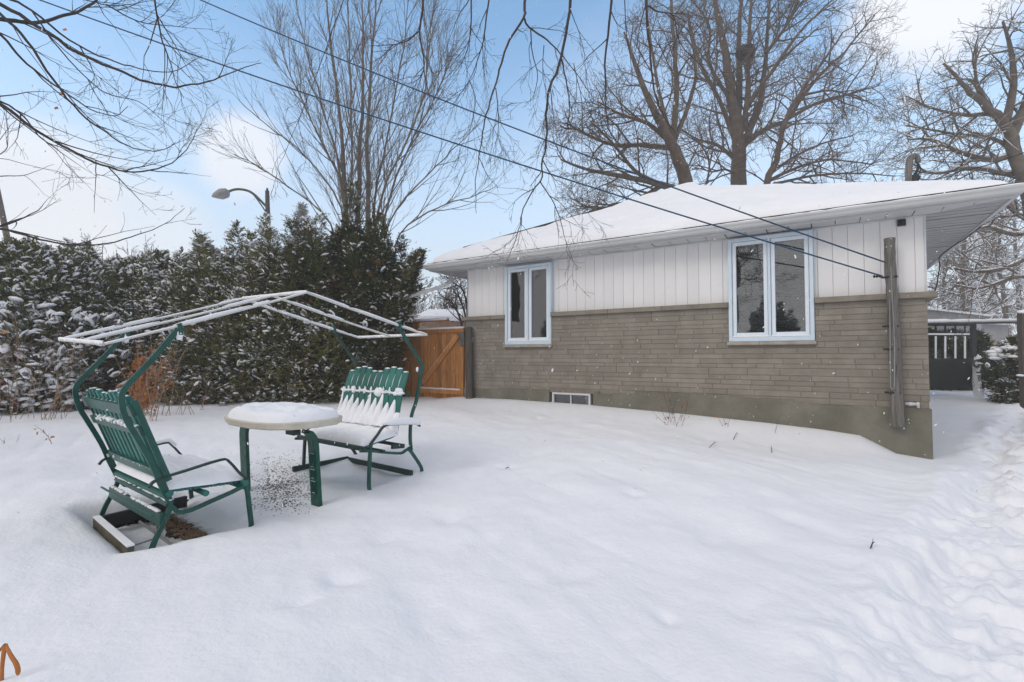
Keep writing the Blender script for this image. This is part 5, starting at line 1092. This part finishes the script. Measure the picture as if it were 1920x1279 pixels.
# ------------------------------------------------------------------ far right: gate, beam, neighbour house, small things
DG = 14.2
def SG_(px, py, d=0): return PP(px, py, PD(1790, 660, DG+d), FH)
gp = thing('metal_gate', 'dark green grey gate with solid lower panel and snowy bars beyond the house corner', 'gate', SG_(1790, 728))
def qbox(m, px0, py0, px1, py1, d0, d1):
    a, b, c, d = [SG_(px, py, d0) for px, py in ((px0, py1), (px1, py1), (px1, py0), (px0, py0))]; t = FH*(d1-d0); m.hexa([a, b, b+t, a+t, d, c, c+t, d+t])
m = MB(); qbox(m, 1715, 673, 1831, 729, 0, .06); m.build('panel', M['gate'], gp)
m = MB(); qbox(m, 1823, 609, 1831, 672.8, 0, .08); qbox(m, 1715, 606, 1831, 611, 0, .08); m.build('gate_frame', M['black'], gp)
bars = MB(); sn = MB()
for k, px in enumerate((1735, 1754, 1772, 1791, 1809)):
    m = MB(); qbox(m, px, 611, px+2.2, 672.8, .02, .05); m.build('bar', M['black'], gp); qbox(sn, px-.6, 630, px+2.4, 672, .0, .019)
qbox(sn, 1715, 625, 1818, 628, -.02, .015); sn.build('snow', M['snow_clump'], gp)
m = MB(); qbox(m, 1715, 627.5, 1818, 630, -.01, .05); m.build('rail', M['black'], gp)
bmn = thing('beam', 'long horizontal beam capped with snow running from gate top to right edge post', 'beam', SG_(1830, 607)); m = MB()
p = [PD(1715, 607, DG), PD(1830, 606, DG-.1), PD(1990, 604, 12.0)]; m.bars(p, .05, .05, Z); m.build('beam_bar', M['brownwood'], bmn)
s = MB(); P = smooth_poly([q+Z*.07 for q in p], 10); s.tubes(P[None], (.055*(1+.2*rng.standard_normal(len(P))))[None], 8); s.build('snow', M['snow_clump'], bmn, True)
m = MB(); pb = PD(1921, 775, 11.6); pb[2] = gz_fast(pb)-.1; pt = np.array([*pb[:2], PD(1921, 585, 11.6)[2]]); m.bars([pb, pt], .11, .11, RV); rp = thing('fence_post', 'square brown post with a small snowy shelf at the right edge', 'post', pb); m.build('post', M['brownwood'], rp)
s = MB(); s.blob(PD(1913, 704, 11.6), (.08, .06, .03), 8, 5, .1); s.blob(pt, (.09, .09, .05), 8, 5, .1); s.build('snow', M['snow_clump'], rp, True)
nh = thing('neighbour_house', 'grey neighbouring house with wide flat eave and snow on its roof', 'house', PD(1790, 640, 22))
def SN(px, py, d=0): return PP(px, py, PD(1790, 640, 20+d), FH)
m = MB(); v = [SN(1700, 700), SN(1840, 700), SN(1840, 602), SN(1700, 600)]; m.hexa([v[0], v[1], v[1]+FH*6, v[0]+FH*6, v[3], v[2], v[2]+FH*6, v[3]+FH*6]); m.build('wall', M['house2b'], nh)
m = MB(); v = [SN(1700, 598, -1), SN(1848, 602, -1), SN(1861, 594, -1), SN(1700, 576, -1)]; m.hexa([v[0], v[1], v[1]+FH*7, v[0]+FH*7, v[3], v[2], v[2]+FH*7, v[3]+FH*7]); m.build('roof', M['house2'], nh)
m = MB(); v = [SN(1700, 575.5, -1.1), SN(1862, 593.5, -1.1), SN(1861, 590, -1.1), SN(1700, 572, -1.1)]; m.hexa([v[0], v[1], v[1]+FH*7.2, v[0]+FH*7.2, v[3], v[2], v[2]+FH*7.2, v[3]+FH*7.2]); m.build('roof_snow', M['snow'], nh)
m = MB(); v = [SN(1751, 603, -.2), SN(1766, 603, -.2), SN(1766, 589, -.2), SN(1751, 588, -.2)]; m.hexa([v[0], v[1], v[1]+FH*.1, v[0]+FH*.1, v[3], v[2], v[2]+FH*.1, v[3]+FH*.1]); m.build('window', M['winframe'], nh)
# second grey house further back, right of the first
nh2 = thing('garage', 'pale grey shed wall behind the gap between gate and snow topped shrub', 'shed', PD(1850, 660, 24))
def SM(px, py, d=0): return PP(px, py, PD(1850, 640, 25+d), FH)
m = MB(); v = [SM(1828, 700), SM(1890, 700), SM(1890, 610), SM(1828, 606)]; m.hexa([v[0], v[1], v[1]+FH*5, v[0]+FH*5, v[3], v[2], v[2]+FH*5, v[3]+FH*5]); m.build('wall', M['house2'], nh2)
m = MB(); v = [SM(1824, 605, -.3), SM(1900, 609, -.3), SM(1900, 600, -.3), SM(1824, 596, -.3)]; m.hexa([v[0], v[1], v[1]+FH*6, v[0]+FH*6, v[3], v[2], v[2]+FH*6, v[3]+FH*6]); m.build('roof_snow', M['snow'], nh2)
# wheelbarrow stood on end
wb = thing('wheelbarrow', 'green wheelbarrow stood on end in the snow right of the far gate', 'wheelbarrow', PD(1843, 728, 13.6))
def QW(px, py, d=0): return PD(px, py, 13.6+d)
m = MB(); m.bars(smooth_poly([QW(1847, 727), QW(1850, 705), QW(1850, 685), QW(1846, 674)], 4), .45, .03, FH); m.bars(smooth_poly([QW(1843, 700), QW(1848, 690), QW(1848, 681)], 4), .4, .02, FH); m.build('tray', M['green'], wb)
m = MB(); m.tube([QW(1843, 729), QW(1841, 690), QW(1840, 672)], .022, 6); m.tube([QW(1843, 729, .35), QW(1841, 690, .35), QW(1840, 672, .35)], .022, 6); m.build('handle', M['black'], wb)
ring_ = [QW(1842, 682)+(Z*math.cos(t)+RV*math.sin(t))*.09+FH*.17 for t in np.linspace(0, 2*math.pi, 15)]; m = MB(); m.tube(ring_, .03, 6); m.build('wheel', M['greywood'], wb)
m = MB(); m.blob(PD(1836, 715, 13.9), (.14, .3, .75), 14, 10, .05); tag(m.build('snow_pile', M['snow'], None, True), 'steep pile of snow behind the green wheelbarrow', 'snow pile')
m = MB(); m.tube([PD(1857, 668, 18), PD(1857, 646, 18)], .09, 8); m.blob(PD(1856, 646, 18), (.13, .13, .1), 8, 5, 0); m.tube([PD(1852, 655, 18), PD(1862, 655, 18)], .06, 8); tag(m.build('hydrant', M['yellow'], None), 'small yellow hydrant in the distance left of the shrub', 'hydrant')

# ------------------------------------------------------------------ weeds and twigs
def weed(name, label, cat, bases, hpx, n, matt, spread=.06, kids=4, group=None, leaves=0, lean=.25, droop=0, r=.004):
    base = on_ground(*bases[0]); t = thing(name, label, cat, base, group); P1 = []; P2 = []; lf = MB()
    for bx, by in bases:
        b = on_ground(bx, by)
        for i in range(n):
            b1 = b+np.array([*rng.normal(0, spread, 2), -.03]); h = hpx/906*np.linalg.norm(b-CAM)*rng.uniform(.6, 1.1); d = nrm([rng.normal(0, lean), rng.normal(0, lean), 1]); P = [b1]
            for k in range(5): d = nrm(d+rng.normal(0, .12, 3)-Z*droop*k*.15); P.append(P[-1]+d*h/5)
            P1.append(P)
            for c in range(rng.poisson(kids)):
                j = rng.integers(1, 5); dd = nrm(d+rng.normal(0, .6, 3)); l = h*rng.uniform(.12, .3); q = P[j]; P2.append([q, q+dd*l*.5, q+dd*l+Z*rng.normal(0, .01)])
                for _ in range(leaves):
                    c_ = q+dd*l*rng.uniform(.3, 1); u = rng.normal(0, .012, 3); v = rng.normal(0, .012, 3)-Z*.012; lf.add([c_, c_+u, c_+u+v, c_+v*1.3], np.array([(0, 1, 2, 3)]))
    m = MB(); m.tubes(np.array(P1), np.tile(np.linspace(r, r*.35, 6), (len(P1), 1)), 4)
    if P2: m.tubes(np.array(P2), np.tile([r*.5, r*.4, r*.2], (len(P2), 1)), 3)
    m.build('stems', matt, t)
    if lf.V: lf.build('leaves', M['orange'], t)
    return t
G_ = 'dry plants poking through the snow'
weed('dry_plant', 'leafless twiggy plant with brown leaves at its foot beside the wall', 'plant', [(1270, 795), (1255, 797)], 75, 5, M['barkdark'], .06, 5, G_, 1, .3, r=.003)
weed('dry_plant', 'short twig with curled brown leaf on snow right of twiggy plant', 'plant', [(1358, 800)], 40, 3, M['barkdark'], .04, 3, G_, 2, .5, r=.003)
weed('dry_plant', 'single thin stem standing against the grey foundation', 'plant', [(1454, 812)], 45, 1, M['barkdark'], .01, 3, G_, 0, .05, r=.003)
weed('dry_weed', 'tall tan dry weeds crowded at the far left hedge foot', 'weed', [(5, 790), (30, 788), (60, 790), (85, 786), (20, 794), (110, 786), (-10, 790)], 150, 4, M['dry'], .18, 5, G_, 0, .18, r=.005)
weed('dry_weed', 'tall dry weed stalks behind the left bench backrest', 'weed', [(292, 788), (310, 780), (285, 782)], 135, 3, M['dry'], .07, 5, G_, 0, .1, r=.006)
weed('dry_weed', 'short tan weed stalks in snow left of the table', 'weed', [(325, 778), (354, 778), (375, 770)], 55, 3, M['dry'], .06, 4, G_, 0, .2, r=.004)
weed('dry_weed', 'single reddish dry stalk in the snow near left edge', 'weed', [(98, 832)], 55, 1, M['dry'], .01, 5, G_, 1, .15, r=.004)
weed('dry_weed', 'tiny dry sprig at the left edge of the snow', 'weed', [(8, 832)], 18, 3, M['dry'], .06, 2, G_, 0, .6, r=.003)
t = weed('dead_fern', 'hanging orange dead fern behind the left bench', 'fern', [(262, 780), (268, 790)], 118, 7, M['dry'], .06, 14, None, 5, .1, r=.004)
fr = MB(); c0 = on_ground(262, 780)
for i in range(700):
    h = rng.uniform(.15, 1.05); p = c0+np.array([rng.normal(0, .05), rng.normal(0, .05), h]); q = rng.normal(0, .018, 3); l = rng.uniform(.03, .07); fr.add([p, p+q, p-Z*l+q*.5, p-Z*l*.8-q*.5], np.array([(0, 1, 2, 3)]))
fr.build('fronds', M['orange'], t)
# broken brown stalk in the near left corner
p0 = PZ(2, 1290, -1.22); fs = thing('broken_stalk', 'bent brown dead stalk in the near left corner of the snow', 'stalk', p0); Dk = np.linalg.norm(p0-CAM)*.9
Dk = 1.75
m = MB(); m.tubes(smooth_poly([PD(3, 1300, Dk), PD(4, 1255, Dk), PD(7, 1225, Dk), PD(10, 1209, Dk)], 4)[None], np.linspace(.0055, .0075, 13)[None], 7); m.tubes(smooth_poly([PD(10, 1208, Dk), PD(20, 1228, Dk), PD(31, 1246, Dk), PD(34, 1262, Dk), PD(33, 1267, Dk)], 4)[None], np.interp(np.arange(17), [0, 8, 11, 16], [.005, .0075, .0075, .001])[None], 7); m.tubes(smooth_poly([PD(10, 1208, Dk), PD(2, 1216, Dk), PD(-6, 1228, Dk)], 4)[None], np.full((1, 9), .004), 6); m.build('stem', M['orange'], fs, True)
tw = [((1330, 840), (1344, 832), 'short dark twig lying on snow below the twiggy plant'), ((1375, 826), (1383, 814), 'thin twig lying on snow nearer the foundation'), ((1447, 850), (1446, 840), 'tiny upright twig on open snow by the wall'), ((1632, 1030), (1640, 1022), 'tiny dark twig alone on the snow at right'), ((948, 880), (956, 882), 'small dark leaf scrap in a dimple at mid yard')]
for a, b, lab in tw:
    p, q = on_ground(*a), on_ground(*b); q[2] = gz_fast(q)+.02; p[2] = gz_fast(p)+.005; mid = lerp(p, q, .5)+np.array([0, 0, .012]); m = MB(); m.tube([p, mid, q], [.004, .004, .002], 5); m.tube([mid, mid+(q-p)*.2+Z*.025], [.002, .001], 4); tag(m.build('twig', M['barkdark'], None), lab, 'twig', 'twigs lying on the snow')

# ------------------------------------------------------------------ falling snow
N = 3600; dep = 2.0+9.5*rng.random(N)**.7; px = rng.uniform(-60, 1980, N); py = rng.uniform(-40, 1200, N)
pos = CAM+(FW[None]+RV[None]*((px-960)/FPX)[:, None]+UP[None]*((639.5-py)/FPX)[:, None])*dep[:, None]
ok = (pos[:, 1] < YB-.2) & (pos[:, 2] > E-1.1); pos = pos[ok]
s = MB(); d = rng.normal(0, .35, (len(pos), 3))+np.array([-.35, 0, -1]); X_, Y_, Z_ = frames(d); sz = rng.uniform(.0025, .0065, (len(pos), 1)); inst(s, BV, [BF4, BF3], pos, X_, Y_, Z_, np.hstack([sz*1.7, sz*.8, sz*.7]))
tag(s.build('falling_snow', M['snow_clump'], None, True), 'scattered snowflakes falling through the yard', None, kind='stuff')
# ------------------------------------------------------------------ winter air
if True:
    m = MB(); m.box((-90, -30, E-3.2), (80, 110, E+24)); hz_ = newmat('haze'); mm, nt2, b2 = hz_; nt2.nodes.remove(b2)
    pv = nd(nt2, 'ShaderNodeVolumePrincipled'); pv.inputs['Density'].default_value = .0055; pv.inputs['Color'].default_value = (.96, .97, 1, 1); nt2.links.new(pv.outputs[0], nt2.nodes['Material Output'].inputs['Volume'])
    tag(m.build('haze', mm, None), None, None, kind='stuff')
for o in bpy.data.objects:
    if o.parent and o.type == 'MESH' and ('snow' in o.name or o.name.split('.')[0] in ('crown', 'foliage', 'dead_foliage', 'fronds', 'stems', 'leaves')) and o.name.split('.')[0] not in ('roof_snow',):
        if 'snow' in o.name: o['kind'] = 'stuff'
print('faces', sum(len(o.data.polygons) for o in bpy.data.objects if o.type == 'MESH'))
